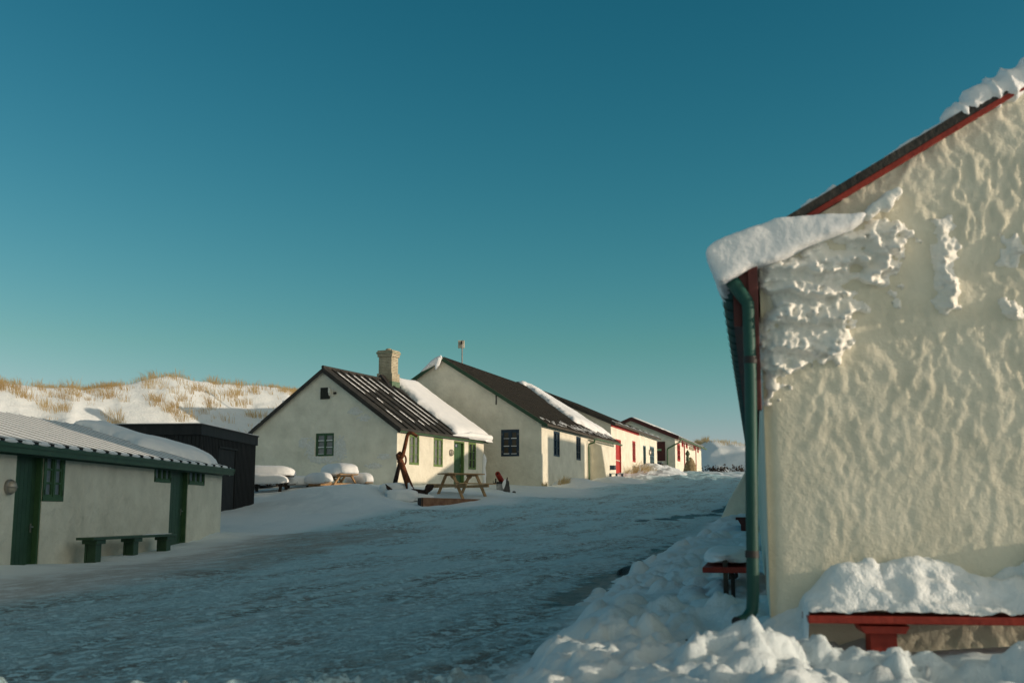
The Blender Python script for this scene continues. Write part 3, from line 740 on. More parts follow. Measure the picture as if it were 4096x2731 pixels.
# batten seams on both slopes
tC = .09
for u in np.arange(.50, LC-.1, .64):
    for sgn in (1, -1):
        a = FC.p(u, -.22, ZC-.22*mC+tC); b = FC.p(u, WC/2, zrC+tC)
        if sgn < 0: a = FC.p(u, WC+.22, ZC-.22*mC+tC)
        rf.beam(a+Vector((0,0,.02)), b+Vector((0,0,.02)), .065, .07)
roofC = rf.build('roof', M['roof_dark'], cot)
rr_ = MB(); rr_.tube([FC.p(-.12, WC/2, zrC+tC+.03), FC.p(LC+.12, WC/2, zrC+tC+.03)], .07, 8); rr_.build('ridge_cap', M['roof_dark'], roofC, smooth=True)
vb = MB()
for sgn in (0, 1):
    a = FC.p(-.135, -.22 if not sgn else WC+.22, ZC-.22*mC-.03); b = FC.p(-.135, WC/2, zrC-.03)
    vb.beam(a, b, .03, .13, up=(0,0,1))
vb.split('verge_board', M['roof_dark'], cot)
fb = MB(); fb.hexa(FC.p(-.10, -.19, ZC-.20), FC.u*(LC+.2), FC.v*.03, Vector((0,0,.10))); fb.build('fascia', M['green'], cot)
for i, w in enumerate(wins):
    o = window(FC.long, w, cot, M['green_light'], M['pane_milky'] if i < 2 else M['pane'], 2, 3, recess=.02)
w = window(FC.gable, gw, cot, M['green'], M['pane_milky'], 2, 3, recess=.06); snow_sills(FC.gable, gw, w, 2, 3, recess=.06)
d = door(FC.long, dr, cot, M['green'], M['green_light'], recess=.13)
sg = FC.long.rect(1829,1775,1838,1788); s_ = MB(); s_.hexa(FC.long.p(sg[0], sg[1], -.125), FC.long.d*(sg[2]-sg[0]), Vector((0,0,sg[3]-sg[1])), FC.long.n*.012); so = s_.build('sign_plate', M['blue_sign'], d)
# the white mark on it: a small figure (dot and body)
s_ = MB(); cs = (sg[0]+sg[2])/2; hs = sg[3]-sg[1]
s_.lathe([(.022, 0), (.022, .004)], FC.long.p(cs, sg[1]+hs*.76, -.112), FC.long.n, 12)
s_.hexa(FC.long.p(cs-.024, sg[1]+hs*.18, -.112), FC.long.d*.048, Vector((0,0,hs*.44)), FC.long.n*.004); s_.build('sign_mark', M['white'], so)
# boarded hatch and flood light high in the gable
s_ = MB(); g2 = gw2
s_.hexa(FC.gable.p(g2[0], g2[1], .003), FC.gable.d*(g2[2]-g2[0]), Vector((0,0,g2[3]-g2[1])), FC.gable.n*.04)
hatch = s_.build('hatch', M['soot'], cot, bevel=.008)
fs, fz = FC.gable.hit(1324, 1570); P = FC.gable.p(fs, fz)
s_ = MB(); n_ = FC.gable.n; dd = -FC.gable.d
s_.prism([P+n_*.06+dd*-.06+Vector((0,0,-.14)), P+n_*.06+dd*.05+Vector((0,0,-.14)), P+n_*.20+dd*.08+Vector((0,0,-.02)), P+n_*.20+dd*-.02+Vector((0,0,0))], Vector((0,0,.20)))
s_.tube([P+n_*.0, P+n_*.10], .02, 8); s_.hexa(P+Vector((0,0,-.16))+dd*.02, dd*.12, n_*.05, Vector((0,0,.30)))
fl = s_.build('flood_light', M['white'], cot, bevel=.01)
s_ = MB(); s_.tube([P+dd*.16+n_*.05+Vector((0,0,-.03)), P+dd*.27+n_*.05+Vector((0,0,-.03))], .045, 10); s_.build('sensor', M['iron'], fl, smooth=True)
ls, lz = FC.long.hit(1802, 1810); bulkhead(FC.long, ls, lz, .145, cot)
# chimney on the ridge
cu = None
for u in np.arange(0, LC, .05):
    p = FC.p(u, WC/2, zrC)
    depth = p.y*ct+p.z*st; px = 2048+FPX*p.x/depth
    if px > 1552: cu = u; break
print('chimney u', cu)
ch = MB(); cz = zrC
def cbox(m, u, hu, hv, z0, z1): m.hexa(FC.p(u-hu, WC/2-hv, z0), FC.u*2*hu, FC.v*2*hv, Vector((0,0,z1-z0)))
topz = atY(1555,1404, FC.p(cu,WC/2,0).y).z
cbox(ch, cu, .34, .40, cz-.4, cz+.42); cbox(ch, cu, .30, .335, cz+.424, topz-.30)
chimney = ch.build('chimney', M['brick'], cot, bevel=.012)
cc = MB(); cbox(cc, cu, .345, .385, topz-.297, topz-.17); cbox(cc, cu, .38, .42, topz-.167, topz-.06); cbox(cc, cu, .35, .385, topz-.058, topz); cc.build('chimney_cap', M['brick'], chimney, bevel=.01)
cb = MB(); cbox(cb, cu, .387, .427, topz-.13, topz-.10); cbox(cb, cu, .352, .412, cz-.25, cz+.05); cb.split('flashing', M['green_verdigris'], chimney)
cp = MB(); cp.lathe([(.14,0),(.15,.06),(.11,.10),(.10,.11)], FC.p(cu, WC/2, topz), (0,0,1), 16); cp.build('chimney_pot', M['brick'], chimney, smooth=True)
sd_ = MB(); sd_.add([FC.p(cu-.36, WC/2-.62, zrC-.62*mC+tC+.01), FC.p(cu-.36, WC/2+.1, zrC+.28), FC.p(cu-.9, WC/2, zrC+tC+.02)], [(0,1,2)])
sd_.prism([FC.p(cu-.36, WC/2-.5, zrC-.5*mC+tC), FC.p(cu-.36, WC/2, zrC+.34), FC.p(cu-.36, WC/2+.5, zrC-.5*mC+tC)], -FC.u*.35); sd_.build('saddle', M['iron'], chimney)
# snow on the far half of the roof
def rpoly(F, ze, t, m, pts): return [roof_hit(F, ze, t, m, *p) for p in pts]
pp = rpoly(FC, ZC, tC, mC, [(1610,1532),(1640,1585),(1665,1615),(1700,1655),(1755,1703),(1790,1717)])
uA = [p[0] for p in pp]
print('snow poly', pp)
poly = [(cu+.42, WC/2+.25)] + [(cu+.40, WC/2-.4)] + [(max(p[0], cu-.2-.0), p[1]) for p in pp[1:]] + [(LC*.62, -.20), (LC+.10, -.30), (LC+.26, -.26), (LC+.26, WC/2+.25)]
roof_snow(FC, ZC, tC, mC, poly, .30, roofC, .06, 31, soft=.45, edge_noise=.10, lump=.12)
# a lip of snow over the far eave
lip = MB(); pts = []; 
for k in range(14):
    u = LC*.55+(LC*.45+.2)*k/13; pts.append(FC.p(u, -.24, ZC-.24*mC+tC+.02+.10*min(1, k/6)))
lip.tube(pts, [.02+.125*min(1, k/6.)*(.9+.2*random.random()) for k in range(14)], 10); lip.build('roof_snow', M['snow_soft'], roofC, smooth=True)
# strips of snow left between the seams
stp = MB()
us_ = list(np.arange(.50, LC-.1, .64)); r_ = random.Random(4)
strips = [(0,.94,.55),(0,.27,.05),(1,.95,.60),(1,.50,.42),(2,.96,.62),(2,.30,.08),(3,.96,.70),(3,.14,.05),(4,.95,.66),(4,.60,.08),(5,.93,.10),(6,.80,.16)]
for (k, t0, t1) in strips:
    if k+1 >= len(us_): continue
    ua, ub = us_[k]+.04, us_[k]+.04+.26
    N = 26; L0, L1 = [], []
    for i in range(N+1):
        t = t0+(t1-t0)*i/N; kk = WC/2*t; taper = min(1, i/3., (N-i)/3.)
        wv = .04*math.sin(i*1.3+k)+r_.uniform(-.012,.012)
        c = (ua+ub)/2; h = ((ub-ua)/2)*taper*(.75+.3*math.sin(i*.5+k*2))
        L0.append((c-h+wv*.3, kk)); L1.append((c+h+wv*.3, kk))
    ring = [FC.p(a, b, ZC+b*mC+tC+.006) for a, b in L0]; ring2 = [FC.p(a, b, ZC+b*mC+tC+.006) for a, b in L1]; top = [FC.p((a[0]+b[0])/2, a[1], ZC+a[1]*mC+tC+.06) for a, b in zip(L0, L1)]
    stp.ch.append((len(stp.v), len(stp.f))); base = len(stp.v); stp.v += ring+top+ring2; n_ = N+1
    for i in range(N):
        stp.f += [(base+i, base+i+1, base+n_+i+1, base+n_+i), (base+n_+i, base+n_+i+1, base+2*n_+i+1, base+2*n_+i)]
stp.split('snow_strip', M['snow_soft'], roofC, smooth=False, recalc=False)
# wind-plastered snow on the gable
def wall_snow(face, blobs, T, parent, res=.03, seed=0, nx=3.0, nz=8.0, thr=.0, name='wall_snow', m=None, hole=None):
    s0 = min(b[0]-b[2] for b in blobs); s1 = max(b[0]+b[2] for b in blobs); z0 = min(b[1]-b[3] for b in blobs); z1 = max(b[1]+b[3] for b in blobs)
    S, Z = np.meshgrid(np.arange(s0, s1, res), np.arange(z0, z1, res))
    mask = np.zeros_like(S)
    for b in blobs: mask = np.maximum(mask, 1-np.clip(((S-b[0])/b[2])**2+((Z-b[1])/b[3])**2, 0, 1))
    nse = fbm(S*nx, Z*nz, 4, seed)*2
    h = np.clip(mask*1.3-.45+nse*.8-thr, 0, 1)
    h = T*np.sqrt(h)*(mask > 0)
    if hole: h = np.where((S > hole[0]-.03) & (S < hole[2]+.03) & (Z > hole[1]-.01) & (Z < hole[3]+.03), 0, h)
    keep = h > 0; O = np.array(face.O); D = np.array(face.d); N = np.array(face.n)
    V = O + S[..., None]*D + N*(h[..., None]+.002); V[..., 2] = Z-h*.25
    q = gridfaces(*S.shape, keep); V, q = compact(V.reshape(-1, 3), q); return mesh_np(name, V, q, m or M['snow_soft'], parent)
def gp(px, py): return FC.gable.hit(px, py)
bl = []
for (px, py, rs, rz_) in [(1425,1645,.55,.22),(1455,1672,.45,.2),(1250,1800,.5,.7),(1355,1800,.55,.75),(1300,1840,.8,.2),(1490,1865,.5,.14),(1535,1825,.45,.15),(1215,1770,.4,.35),(1310,1560,.5,.2)]:
    a = gp(px, py); bl.append((a[0], a[1], rs, rz_))
wall_snow(FC.gable, bl, .025, cot, .02, 3, 9, 18, .40, m=M['frost'], hole=gw)
a = gp(1495, 1862); wall_snow(FC.gable, [(a[0], a[1], .5, .12)], .035, cot, .02, 9, 7, 14, .05, m=M['frost'])
# snow pillar stuck to the far corner of the long wall
sp_ = MB(); 
for k in range(9): pass
a = FC.long.hit(1931, 1815); pts = [FC.p(LC-.06+.03*math.sin(k), -.04, a[1]-.16*k) for k in range(12)]
sp_.tube(pts, [.03]+[.10+.02*math.sin(k*1.7) for k in range(10)]+[.12], 10); sp_.build('wall_snow', M['snow_soft'], cot, smooth=True)
# verge snow remnants
vs = MB()
for (t0, t1) in ((.02,.06),(.16,.20),(.30,.315),(.50,.52)):
    k0 = WC+.2-(WC/2)*t0; k1 = WC+.2-(WC/2)*t1
    a = FC.p(-.10, k0, ZC+(WC-k0)*mC+tC+.02); b = FC.p(-.10, k1, ZC+(WC-k1)*mC+tC+.02); vs.tube([a, (a+b)/2, b], [.02,.06,.02], 8)
vs.split('verge_snow', M['snow_soft'], roofC, smooth=True)

# ------------------------------------------------------------------ SECOND HOUSE (blue windows)
zrB = FB.gable.hit(1773, 1436)[1]; _m = FB.gable.hit(1773,1436)[0]; WB = 2*_m; LB = 14.6
print('B W', WB, zrB, ZB)
gwB = FB.gable.rect(2004,1718,2077,1824)
w1 = FB.long.rect(2214,1721,2240,1826); w2 = FB.long.rect(2304.6,1744,2324,1843)
z0m = (w1[1]+w2[1])/2; z1m = (w1[3]+w2[3])/2
for w in (w1, w2): w[1] = z0m; w[3] = z1m
tB = .10
hb, rf, mB = house('whitewashed_house', 'large white house with dark blue windows, brown roof and a pole with a pale panel', FB, LB, WB, .2, ZB, zrB, M['plaster'], M['roof_dark'], hl=[w1, w2], hg=[gwB], oe=.32, og=.14, t=tB)
def roof_tile_mat():
    m = bpy.data.materials.new('ribbed_brown_roof'); m.use_nodes = True; nt = m.node_tree; L = nt.links
    b = nt.nodes['Principled BSDF']; b.inputs['Roughness'].default_value = .8
    tc = nd(nt, 'ShaderNodeTexCoord'); sp = nd(nt, 'ShaderNodeMapping'); sp.inputs['Rotation'].default_value = (0, 0, 0)
    L.new(tc.outputs['Object'], sp.inputs[0])
    w = nd(nt, 'ShaderNodeTexWave'); w.wave_type = 'BANDS'; w.bands_direction = 'Z'; w.inputs['Scale'].default_value = 1.6; w.inputs['Distortion'].default_value = .6; L.new(sp.outputs[0], w.inputs['Vector'])
    n = nd(nt, 'ShaderNodeTexNoise'); n.inputs['Scale'].default_value = 6; n.inputs['Detail'].default_value = 6; L.new(tc.outputs['Object'], n.inputs['Vector'])
    r = nd(nt, 'ShaderNodeValToRGB'); r.color_ramp.elements[0].color = (.034,.028,.021,1); r.color_ramp.elements[1].color = (.088,.070,.050,1); r.color_ramp.elements[0].position = .3; r.color_ramp.elements[1].position = .7; L.new(n.outputs['Fac'], r.inputs[0]); L.new(r.outputs[0], b.inputs['Base Color'])
    bp = nd(nt, 'ShaderNodeBump'); bp.inputs['Distance'].default_value = .03; L.new(w.outputs['Fac'], bp.inputs['Height']); L.new(bp.outputs[0], b.inputs['Normal'])
    return m
M['roof_brown'] = roof_tile_mat()
# sheet ribs down the slope, showing as teeth at the eave
for u in np.arange(.1, LB, .21):
    rf.beam(FB.p(u, -.30, ZB-.30*mB+tB+.008), FB.p(u, WB/2, zrB+tB+.008), .06, .045)
rfB = rf.build('roof', M['roof_brown'], hb)
vb = MB()
for v_ in (-.32, WB+.32): vb.beam(FB.p(-.16, v_, ZB-.32*mB), FB.p(-.16, WB/2, zrB-.02), .035, .16)
vb.split('verge_board', M['green_dark'], hb)
fb = MB(); fb.hexa(FB.p(-.05, -.05, ZB-.17), FB.u*(LB*.5), FB.v*.03, Vector((0,0,.08))); fb.build('fascia', M['green_dark'], hb)
w = window(FB.gable, gwB, hb, M['blue'], M['pane_brown'], 2, 3, fw=.09, recess=.03); snow_sills(FB.gable, gwB, w, 2, 3, fw=.09, recess=.01)
for q in (w1, w2): window(FB.long, q, hb, M['blue'], M['pane'], 2, 3, recess=.05, fw=.06)
a = FB.gable.hit(1985,1577); b = FB.gable.hit(1985,1618); s_ = MB(); s_.hexa(FB.gable.p(a[0]-.025, b[1], .0), FB.gable.d*.05, Vector((0,0,a[1]-b[1])), FB.gable.n*.03); s_.build('wall_anchor', M['iron'], hb)
# pole with the panel
pu = None
for u in np.arange(0, LB, .05):
    p = FB.p(u, WB/2, zrB+tB); dpt = p.y*ct+p.z*st
    if 2048+FPX*p.x/dpt > 1848: pu = u; break
P0 = FB.p(pu, WB/2, zrB-.2); Yp = P0.y; PT = atY(1848, 1362, Yp)
s_ = MB(); s_.tube([P0, Vector((P0.x, P0.y, PT.z))], .035, 8); pole = s_.build('antenna_pole', M['grey_metal'], hb, smooth=True)
pc = atY(1845, 1376, Yp); s_ = MB(); s_.hexa(Vector((pc.x-.165, Yp-.07+.12, pc.z-.20)), (.33,0,0), (0,.05,0), (0,0,.40)); s_.build('antenna_panel', M['cream_panel'], pole, bevel=.015)
s_ = MB(); s_.tube([(pc.x-.14, Yp-.09, pc.z+.03), (pc.x+.02, Yp-.09, pc.z+.08)], .010, 6); s_.tube([(pc.x-.13, Yp-.09, pc.z-.03), (pc.x+.02, Yp-.09, pc.z+.0)], .010, 6)
s_.tube([(pc.x+.07+.07*math.cos(t), Yp-.09, pc.z+.10+.07*math.sin(t)) for t in np.linspace(-1.3, 3.4, 14)], .010, 6); s_.box(pc.x+.02, Yp-.07, pc.z+.06, .08, .08, .14); s_.build('antenna_cable', M['iron'], pole)
# gutter, down pipe
uG = FB.long.hit(2352, 1740)[0]
print('B gutter u', uG)
def gutter(F, u0, u1, ze_, m_, oe, parent, mm, r=.065, brackets=.9):
    g_ = MB(); c0 = F.p(u0, -oe-r*.8, ze_-oe*m_-.01); n = 9
    prof = []
    for i in range(n+1):
        a = math.pi*i/n; prof.append((-math.cos(a)*r, -math.sin(a)*r))
    prof2 = [(x*.86, y*.86) for x, y in reversed(prof)]
    poly = [c0+F.nl*x+Vector((0,0,y)) for x, y in prof+prof2]
    g_.prism(poly, F.u*(u1-u0))
    k = u0+.3
    while k < u1:
        g_.prism([F.p(k, -oe-r*.8, ze_-oe*m_-.01)+F.nl*x*1.1+Vector((0,0,y*1.1)) for x, y in prof+[(x*.97/.86, y*.97/.86) for x, y in prof2]], F.u*.035); k += brackets
    return g_.build('gutter', mm, parent, smooth=False)
gutter(FB, uG, LB+.2, ZB, mB, .34, hb, M['green_verdigris'], .075)
pp_ = [FB.p(uG-.15, -.40, ZB-.40*mB-.06), FB.p(uG-.15, -.38, ZB-.40*mB-.2), FB.p(uG-.2, -.10, ZB-.55), FB.p(uG-.2, -.09, ZB-.75), FB.p(uG-.2, -.09, 1.3)]
s_ = MB(); s_.tube(pp_, .05, 10); s_.build('downpipe', M['green'], hb, smooth=True)
# sloping buttress at the far end
uU = FB.long.hit(2352, 1800)[0]+.05
s_ = MB(); gzb = 1.0; top = ZB-.62
def bt(u): return [FB.p(u, .05, gzb), FB.p(u, -1.02, gzb), FB.p(u, -.66, top), FB.p(u, .05, top+.35)]
s_.prism(bt(uU+.4), FB.u*.75); s_.build('buttress', M['plaster'], hb, bevel=.05)
# snow on the far part of the slope
pb = [roof_hit(FB, ZB, tB, mB, x, y) for (x, y) in [(2108,1548),(2150,1580),(2230,1640),(2300,1690),(2370,1722),(2440,1745)]]
print('B snow', pb)
poly = [(p[0], p[1]) for p in pb] + [(LB+.1, .0), (LB+.12, WB/2+.05), (pb[0][0], WB/2+.05)]
roof_snow(FB, ZB, tB, mB, poly, .28, rfB, .10, 41, soft=.5, edge_noise=.3, lump=.4)
# frost between the sheets near the eave
r_ = random.Random(5); s_ = MB()
for k in range(60):
    u = LB*(.02+.96*k/60); ln = r_.uniform(.1,.5) if k > 15 else r_.uniform(.05,.2); v0 = r_.uniform(-.28, .1)
    s_.beam(FB.p(u, v0, ZB+v0*mB+tB+.02), FB.p(u, v0+ln, ZB+(v0+ln)*mB+tB+.02), .10, .03)
s_.split('snow_remnants', M['snow_soft'], rfB)
# snow clinging to the ridge and left verge
s_ = MB(); r0_ = FB.p(-.17, WB/2, zrB+tB); q0 = [FB.p(-.16, WB/2+k, zrB+tB-k*mB) for k in (.02,.25,.5,.8,1.1)]
s_.tube(q0, [.10,.16,.15,.09,.02], 10); s_.tube([FB.p(-.20, WB/2+.12, zrB+tB-.05), FB.p(-.22, WB/2+.22, zrB-.28), FB.p(-.21, WB/2+.30, zrB-.52)], [.13,.13,.03], 8)
for (a, b) in ((1.9,2.4),(2.7,2.9),(3.3,3.7),(4.1,4.5)):
    s_.tube([FB.p(-.14, WB/2+a, zrB+tB-a*mB+.02), FB.p(-.14, WB/2+(a+b)/2, zrB+tB-(a+b)/2*mB+.02), FB.p(-.14, WB/2+b, zrB+tB-b*mB+.02)], [.02,.08,.02], 8)
s_.split('verge_snow', M['snow_soft'], rfB, smooth=True)

# ------------------------------------------------------------------ THIRD HOUSE (red door)
zr3 = FD3.gable.hit(2070,1534)[1]; W3 = 2*FD3.gable.hit(2070,1534)[0]
print('H3', W3, zr3, Z3)
rd = FD3.long.rect(2462,1754,2486,1903); rw = FD3.long.rect(2529,1762,2542,1849); td = FD3.long.rect(2572,1780,2585,1878); bw_ = FD3.long.rect(2599,1783,2617,1865)
rd[1] = gz(*FD3.long.p(rd[0],0,.3).xy)-.1; td[1] = gz(*FD3.long.p(td[0],0,.3).xy)-.1
h3, rf, m3 = house('whitewashed_house', 'white house with a bright red door, red window and grey-blue window', FD3, L3, W3, 1.2, Z3, zr3, M['plaster'], M['roof_dark'], hl=[rd, rw, td, bw_], hg=[], oe=.3, og=.12, t=.12)
t3 = .12
for u in np.arange(.15, L3, .34): rf.beam(FD3.p(u, -.30, Z3-.30*m3+t3+.01), FD3.p(u, W3/2, zr3+t3+.01), .07, .06)
rf3 = rf.build('roof', M['roof_brown'], h3)
s_ = MB(); 
for k, u in enumerate(np.arange(.02, L3-.3, .34)):
    s_.beam(FD3.p(u+.16, -.29, Z3-.29*m3+t3+.02), FD3.p(u+.16, -.05+.1*math.sin(k), Z3+t3+.02), .14, .045)
s_.split('snow_remnants', M['snow_soft'], rf3)
s_ = MB(); s_.hexa(FD3.p(-.02, -.055, Z3-.22), FD3.u*(L3*.55), FD3.v*.05, Vector((0,0,.20))); s_.build('fascia', M['red'], h3)
s_ = MB(); s_.beam(FD3.p(-.14, -.3, Z3-.3*m3), FD3.p(-.14, W3/2, zr3), .03, .16); s_.beam(FD3.p(-.14, W3+.3, Z3-.3*m3), FD3.p(-.14, W3/2, zr3), .03, .16); s_.split('verge_board', M['roof_dark'], h3)
d = door(FD3.long, rd, h3, M['red'], M['red'], recess=.08)
s_ = MB(); zz = rd[1]+(rd[3]-rd[1])*.46; s_.hexa(FD3.long.p(rd[0]+.10, zz, -.078), FD3.long.d*(rd[2]-rd[0]-.2), Vector((0,0,.05)), FD3.long.n*.02); s_.build('door_rail', M['cream_panel'], d)
window(FD3.long, rw, h3, M['red'], M['pane_milky'], 2, 3, recess=.02, fw=.07)
window(FD3.long, bw_, h3, M['blue_grey'], M['pane'], 3, 4, recess=.02, fw=.06)
door(FD3.long, td, h3, M['teal_dark'], M['blue_grey'], recess=.12, handle=False)
ls, lz = FD3.long.hit(2597,1809); bulkhead(FD3.long, ls, lz, .2, h3)
ps = [roof_hit(FD3, Z3, t3, m3, x, y) for (x, y) in [(2525,1700),(2570,1718),(2600,1735)]]; print('3 snow', ps)

# ------------------------------------------------------------------ FOURTH HOUSE (green gutter)
zr4 = FD4.gable.hit(2524,1674)[1]; W4 = 2*FD4.gable.hit(2524,1674)[0]; t4 = .1
print('H4', W4, zr4, Z4)
f4 = FD4.long
a1 = f4.rect(2708,1771,2720,1846); b1 = f4.rect(2726,1764,2733.5,1788); c1 = f4.rect(2734.5,1768,2742,1890); d1 = f4.rect(2743,1771,2750,1794)
b2 = f4.rect(2773,1780,2780,1802); c2 = f4.rect(2781,1783,2787.5,1897); d2 = f4.rect(2788.5,1787,2794.5,1811)
for q in (c1, c2): q[1] = gz(*f4.p(q[0],0,.3).xy)-.1
for q in (a1, b1, c1, d1, b2, c2, d2): q[3] = min(q[3], Z4-.06)
rb = FD4.gable.rect(2610,1766,2662,1842)
h4, rf, m4 = house('whitewashed_house', 'farthest white house with red doors, maroon verge and pale green gutter', FD4, L4, W4, 2.2, Z4, zr4, M['plaster'], M['roof_dark'], hl=[a1, b1, c1, d1, b2, c2, d2], hg=[], oe=.3, og=.2, t=t4)
for u in np.arange(.15, L4, .42): rf.beam(FD4.p(u, -.30, Z4-.30*m4+t4+.01), FD4.p(u, W4/2, zr4+t4+.01), .12, .07)
rf4 = rf.build('roof', M['roof_dark'], h4)
s_ = MB()
for k, u in enumerate(np.arange(.36, L4-.3, .42)): s_.beam(FD4.p(u, -.29, Z4-.29*m4+t4+.03), FD4.p(u, .3, Z4+.3*m4+t4+.03), .22, .06)
s_.split('snow_remnants', M['snow_soft'], rf4)
s_ = MB(); s_.beam(FD4.p(-.22, -.3, Z4-.3*m4-.04), FD4.p(-.22, W4/2, zr4-.04), .035, .26); s_.beam(FD4.p(-.22, W4+.3, Z4-.3*m4-.04), FD4.p(-.22, W4/2, zr4-.04), .035, .26); s_.split('verge_board', M['red_dark'], h4)
s_ = MB(); s_.hexa(FD4.p(0, -.055, Z4-.14), FD4.u*L4, FD4.v*.05, Vector((0,0,.10))); s_.build('fascia', M['red'], h4)
roof_snow(FD4, Z4, t4+.04, m4, [(.3,.5),(.0,W4/2-.1),(L4*.8,W4/2),(L4*.8,1.2),(2,.8)], .10, rf4, .15, 51, soft=.3)
gutter(FD4, -.1, L4+.2, Z4, m4, .32, h4, M['green_verdigris'], .10)
s_ = MB(); s_.tube([FD4.p(.15, -.42, Z4-.30), FD4.p(.05, -.38, Z4-.45), FD4.gable.p(.55, Z4-.95, .12), FD4.gable.p(.58, Z4-1.1, .10), FD4.gable.p(.58, 2.9, .10)],   .055, 10); s_.build('downpipe', M['green'], h4, smooth=True)
window(f4, a1, h4, M['red'], M['pane'], 2, 3, recess=.0, fw=.09)
for q in (b1, d1, b2, d2): window(f4, q, h4, M['red'], M['pane'], 2, 1, recess=.02, fw=.09)
for q in (c1, c2): door(f4, q, h4, M['red'], M['red'], recess=.10, fw=.1)
s_ = MB(); s_.hexa(FD4.gable.p(rb[0], rb[1], .0), FD4.gable.d*(rb[2]-rb[0]), Vector((0,0,rb[3]-rb[1])), FD4.gable.n*.05); sh = s_.build('shutter', M['red_dark'], h4, bevel=.01)
g_ = FD4.gable.rect(2615,1795,2646,1802); s_ = MB(); s_.hexa(FD4.gable.p(g_[0], g_[1], .052), FD4.gable.d*(g_[2]-g_[0]), Vector((0,0,g_[3]-g_[1])), FD4.gable.n*.02); s_.build('sign_plate', M['mint_sign'], sh)
g_ = f4.rect(2756,1784,2773,1802); s_ = MB(); cu_ = (g_[0]+g_[2])/2; hh = g_[3]-g_[1]; wd = (g_[2]-g_[0])/2
prof = [(-1,0),(-.5,-.12),(0,.02),(.5,-.12),(1,0),(1,.85),(.5,1.0),(0,.9),(-.5,1.0),(-1,.85)]
s_.prism([f4.p(cu_+x*wd, g_[1]+y*hh, .003) for x, y in prof], f4.n*.05); s_.build('carved_sign', M['sign_wood'], h4)
s_ = MB(); s_.hexa(FD4.p(L4-.6, -.12, 2.6), FD4.u*1.0, FD4.v*.12, Vector((0,0,.85))); s_.build('plinth', M['red'], h4)

# black box bin beside the fourth house
bn = FD4.gable.rect(2618,1853,2653,1888); zc = gz(*FD4.gable.p(bn[0],0,.5).xy)
root = empty('storage_bin', FD4.gable.p((bn[0]+bn[2])/2, zc, .5), 0, 'black box bin with a snow covered pale lid below the maroon shutter', 'bin')
s_ = MB(); s_.hexa(FD4.gable.p(bn[0], zc-.1, .15), FD4.gable.d*(bn[2]-bn[0]), Vector((0,0,bn[3]-zc+.1)), FD4.gable.n*.7); s_.build('bin_body', M['iron'], root, bevel=.02)
s_ = MB(); s_.hexa(FD4.gable.p(bn[0]-.05, bn[3]+.004, .10), FD4.gable.d*(bn[2]-bn[0]+.1), Vector((0,0,.05)), FD4.gable.n*.82); s_.build('lid', M['blue_grey'], root, bevel=.01)

# ------------------------------------------------------------------ snow pillow (superellipsoid cap)
def pillow(name, c, ax_, ay_, lx, ly, h, parent, seed=0, flat=.28, e=.5, m=None, nz_=.06):
    n1, n2 = 40, 22; th = np.linspace(-math.pi, math.pi, n1, endpoint=False); ph = np.linspace(-math.pi/2, math.pi/2, n2)
    TH, PH = np.meshgrid(th, ph)
    f = lambda v, q: np.sign(v)*np.abs(v)**q
    X = f(np.cos(PH), .6)*f(np.cos(TH), e); Y = f(np.cos(PH), .6)*f(np.sin(TH), e); Z = f(np.sin(PH), .8)
    nn = 1+nz_*2*fbm(TH*1.3+seed, PH*2.0+seed*2, 3, seed)
    nn = nn*.999
    nn[:, :] = nn + 0
    X = X*lx/2*nn; Y = Y*ly/2*nn; Z = np.where(Z > 0, Z*h*(1+nz_*3*fbm(X*1.6+seed, Y*1.6, 3, seed+3)), Z*h*flat)
    V = np.array(c)[None, None]+X[..., None]*np.array(ax_)+Y[..., None]*np.array(ay_)+Z[..., None]*np.array([0,0,1.])
    ny, nx = TH.shape; i = np.arange(ny*nx).reshape(ny, nx); j = np.roll(i, -1, 1)
    q = np.stack([i[:-1], j[:-1], j[1:], i[1:]], -1).reshape(-1, 4)
    return mesh_np(name, V.reshape(-1, 3), q, m or M['snow_soft'], parent)

